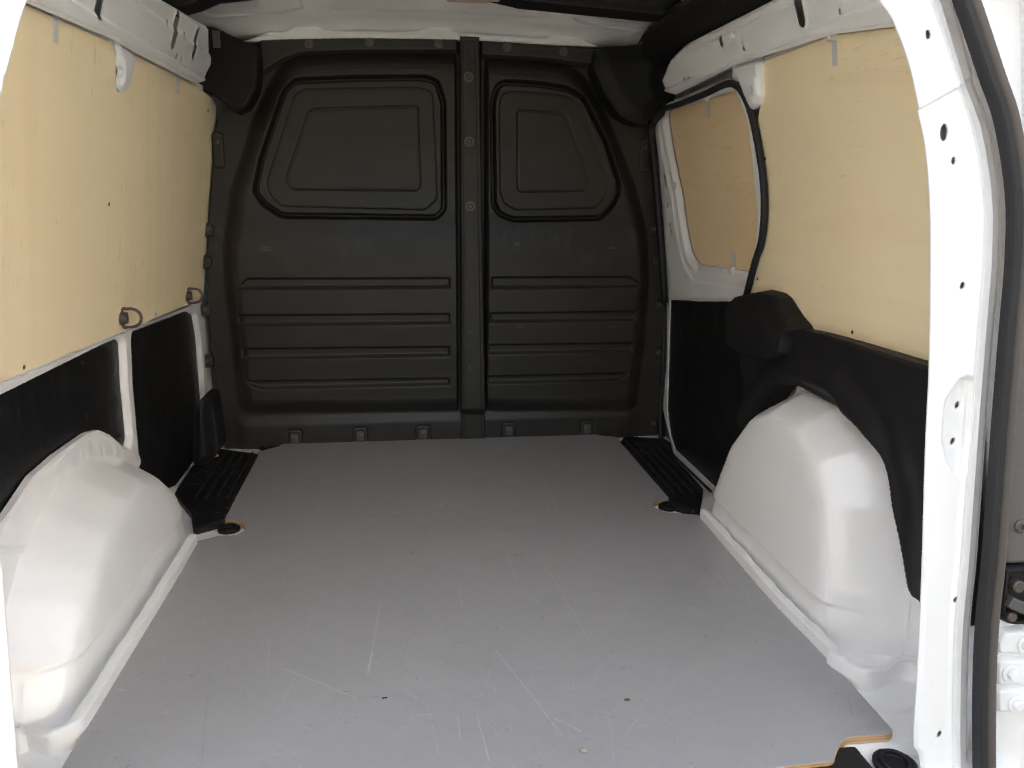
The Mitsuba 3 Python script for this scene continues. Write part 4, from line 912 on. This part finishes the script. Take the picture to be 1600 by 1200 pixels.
rsl = thing('rear_door_seal', 'ribbed black rubber seal running down the outer edge of the rear pillar', 'seal')
a1 = smooth_path(PLANE['jamb'](*pts('rseal').T, .004), 10)
L_ = LineString(a1)
n_ = int(L_.length / .0024)
a1 = np.array([L_.interpolate(k / n_, normalized=True).coords[0] for k in range(n_)])
rb = np.stack([np.array([(-.0055, -.012), (.0055, -.012), (.0055, .004), (.0038, .0060 + .0007 * (k % 2)), (-.0038, .0060 + .0007 * (k % 2)), (-.0055, .004)]) for k in range(n_)])
part(rsl, 'ribbed_grip', sweep(a1, rb, PLANE['jamb'].n), 'rubber', 30)
a2 = np.array(LineString(pts('rseal')).parallel_offset(.0130, 'left').coords) if False else pts('rseal') + np.array([.0140, .001])
a2 = smooth_path(PLANE['jamb'](*a2.T, -.001), 8)
part(rsl, 'bulb', sweep(a2, circle(.0092, 16, .0095), PLANE['jamb'].n), 'worn_rubber', True)

# ------------------------------------------------------------------ open rear door, added out of view to shade the rear pillar
def added_rear_door(label, xh, s, width):
    t = thing('added_rear_door', label, 'door')
    x0, x1 = sorted((xh, xh + s * .05))
    part(t, 'panel', hull_box(x0, x1, .83 - width, .83, -.32, 1.16, .02), 'outer_paint', 30)
    xi = xh - s * .006
    part(t, 'lining', hull_box(min(xi, xh), max(xi, xh), .83 - width + .08, .75, -.22, .48, .0029), 'outer_paint', 30)
    part(t, 'latch', hull_box(min(xi, xi - s * .02), max(xi, xi - s * .02), .83 - width + .02, .83 - width + .07, .30, .42, .004), 'black_plastic', 30)
added_rear_door('unseen open white rear door added beside the long black seal to shade the rear pillar', .925, 1, .48)

# ------------------------------------------------------------------ check strap and rear light cover by the hinges
cs = thing('door_check_strap', 'black door check mechanism above the white hinge leaves', 'latch')
g = poly('latch', .008)
part(cs, 'housing', relief(g, lambda u, v: .012 * sstep(0, .004, sdf(g, u, v)) - .010 * sstep(.0, .004, sdf(g.buffer(-.008), u, v)) + .002, pj, .002, .012), 'black_plastic', True)
cc = g.representative_point()
part(cs, 'strap', hull_box(-.022, .03, -.008, .008, 0, .020, .003), 'screw_black', 30, to_world=pj.frame(.826, .228, .004) @ T().rotate([0, 0, 1], -25))
part(cs, 'pivot', lathe([(.009, 0), (.009, .012), (.007, .014), (0, .014)], 14), 'dark_steel', 30, to_world=pj.frame(.822, .256, .004))
part(cs, 'pivot', lathe([(.007, 0), (.007, .014), (.005, .016), (0, .016)], 14), 'dark_steel', 30, to_world=pj.frame(.815, .214, .004))
jt = thing('rear_light_cover', 'dark plastic cover beside the rear seal at the picture edge', 'trim')
g2 = poly('jtrim', .006)
part(jt, 'moulding', relief(g2, lambda u, v: .010 * sstep(0, .006, sdf(g2, u, v)), pj, .004, .012), 'recess_plastic', True)
fix(jt, 'screw', SCREW, pj, .821, .340, .010, 1.1)

# ------------------------------------------------------------------ floor board
fb = thing('floor_board', 'grey film faced plywood floor board with fine scratches', 'floor board')
bd = np.vstack([pts('board'), pts('board_rear')[1:]])
lx = [2 * XC - .006 - u for u in bd[-8:, 0]][::-1]
bd = np.vstack([bd, [(.40, .905), (-.27, .905), (-.285, .92), (-.30, .945), (-.34, .956), (-.482, .958)]])
bg = Polygon(bd).buffer(0)
bg = pick(bg).intersection(box(-2, 0, 2, 2.502))
bg = rounded(bg, .004)
pF = PLANE['floor']
part(fb, 'film_face', plate(bg.buffer(-.0002), lifted(pF, .0), .0015, .0006), 'film', False)
part(fb, 'ply_edge', plate(bg, lifted(pF, -.0012), .0115, .0003), 'ply_core', False)

# ------------------------------------------------------------------ ribbed mats
def mat(key, label, x_in, x_out, y0, y1, ribs_x):
    t = thing('step_mat', label, 'mat')
    g = poly(key, .010)
    def f(u, v):
        return .0016 * (meshkit.noise(np.stack([u * 60, v * 60, u * 0], -1), 3) - .5) - .004 * sstep(.006, .0, sdf(g, u, v))
    part(t, 'sheet', relief(g, f, lifted(pF, .004), .004, .018), 'mat_rubber', True)
    for x, a, b in ribs_x:
        part(t, 'ridge', sweep(np.array([(x[0], a, .0048), (x[1], b, .0048)]), np.array([(-.0032, -.002), (.0032, -.002), (.0020, .0034), (-.0020, .0034)]), (0, 0, 1)), 'rubber', False)
    return t
mat('mat_l', 'black ribbed rubber mat on the side sill with a wood chip on it', 0, 0, 0, 0, [((-.468 - .027 * k, -.470 - .027 * k), 2.02 + .02 * (k % 2), 2.40) for k in range(4)])
mat('mat_r', 'black ribbed rubber mat on the sliding door sill', 0, 0, 0, 0, [((.696 + .026 * k, .696 + .026 * k), 1.93, 2.40 - .01 * k) for k in range(5)])

# ------------------------------------------------------------------ lashing points
def ring_eye(u, v, label, big=1.0, z=-.013):
    t = thing('lashing_eye', label, 'lashing eye', None)
    part(t, 'cup', lathe([(.026 * big, 0), (.026 * big, .005), (.023 * big, .007), (.019 * big, .005), (.016 * big, .001), (.0, .001)], 28), 'black_plastic', 30, to_world=T().translate([u, v, z]))
    a = np.linspace(0, 2 * np.pi, 28, endpoint=False)
    part(t, 'ring', sweep(np.stack([.0165 * big * np.cos(a), .0165 * big * np.sin(a), a * 0], 1), circle(.0026, 8), (0, 0, 1), True), 'black_plastic', True, to_world=T().translate([u, v, z + .0075]) @ T().rotate([1, 0, 0], 8))
    return t
e = pts('eyes')
ring_eye(*e[0], 'black lashing eye at the far board corner beside the mat with the wood chip', .8)
ring_eye(*e[1], 'black lashing eye in the notch nearest the lower white arch')
ring_eye(*e[2], 'black lashing eye at the far board corner beside the sliding door mat', .8)
ring_eye(*e[3], 'black lashing eye in the notch at the near end of the sliding door mat')
ring_eye(e[4][0] - .0, e[4][1], 'black lashing eye in the rear board corner at the foot of the rear pillar', 1.15, -.014)
sc = thing('sill_cover', 'black plastic sill cover under the rear edge of the floor board', 'trim')
part(sc, 'moulding', hull_box(-.46, .64, .80, .945, -.05, -.008, .006), 'black_plastic', 30)

def d_ring(i, label):
    t = thing('lashing_ring', label, 'ring')
    c = PLANE['lu'](*pts('rings')[i], .0)
    P = Plane(c, (1, .12, 0), (0, 0, 1))
    a = np.array([(.003, -.017), (.012, -.0195), (.024, -.019), (.035, -.013), (.040, .0), (.035, .013), (.024, .019), (.012, .0195), (.003, .017)])
    path = smooth_path(np.vstack([P(a[:, 0], a[:, 1], .0)]), 6, True)
    part(t, 'ring', sweep(path, circle(.0032, 10), P.n, True), 'dark_steel', True)
    part(t, 'base', lathe([(.015, .0), (.0145, .006), (.010, .012), (.0, .014)], 18), 'dark_steel', 30, to_world=PLANE['lu'].frame(*pts('rings')[i], .0))
    part(t, 'eye', hull_box(.0, .014, -.012, .012, -.006, .006, .003), 'dark_steel', 30, to_world=P.frame(.0, .0, .0))
    return t
d_ring(0, 'dark steel lashing ring above the white strut between the two black panels')
d_ring(1, 'dark steel lashing ring right beside the bulkhead, at the corner of the large plywood')

# ------------------------------------------------------------------ small litter
de = pts('debris')
def crumb(name, label, cat, u, v, z, s, mat, seed):
    m = trimesh.creation.icosphere(subdivisions=2)
    n = meshkit.fbm(m.vertices * 1.7 + seed, 3, seed)
    vv = m.vertices * (0.6 + .8 * n[:, None]) * np.asarray(s)
    k = numbered(name)
    scene[k] = mikit.ply((vv + [u, v, z + .7 * s[2]], m.faces), mat, smooth=True)
    labels[k] = {'label': label, 'category': cat}
crumb('wood_chip', 'tiny yellow wood chip lying on the black ribbed mat', 'wood chip', de[0, 0], de[0, 1], .005, (.010, .007, .004), 'crumb_tan', 3)
crumb('pebble', 'small pale stone lying on the grey floor board', 'pebble', de[1, 0], de[1, 1], .0, (.0055, .0048, .003), 'crumb_stone', 5)
crumb('leaf_scrap', 'dry brown leaf scrap on the grey floor board', 'leaf', de[2, 0], de[2, 1], .0, (.0052, .003, .0010), 'crumb_leaf', 7)
crumb('splinter', 'thin dark splinter on the grey floor board', 'splinter', de[3, 0], de[3, 1], .0, (.0045, .0012, .0012), 'crumb_dark', 9)
crumb('dirt_lump', 'small brown lump at the white flange edge of the floor board', 'dirt', de[4, 0] , de[4, 1], .0, (.005, .006, .004), 'crumb_dark', 11)
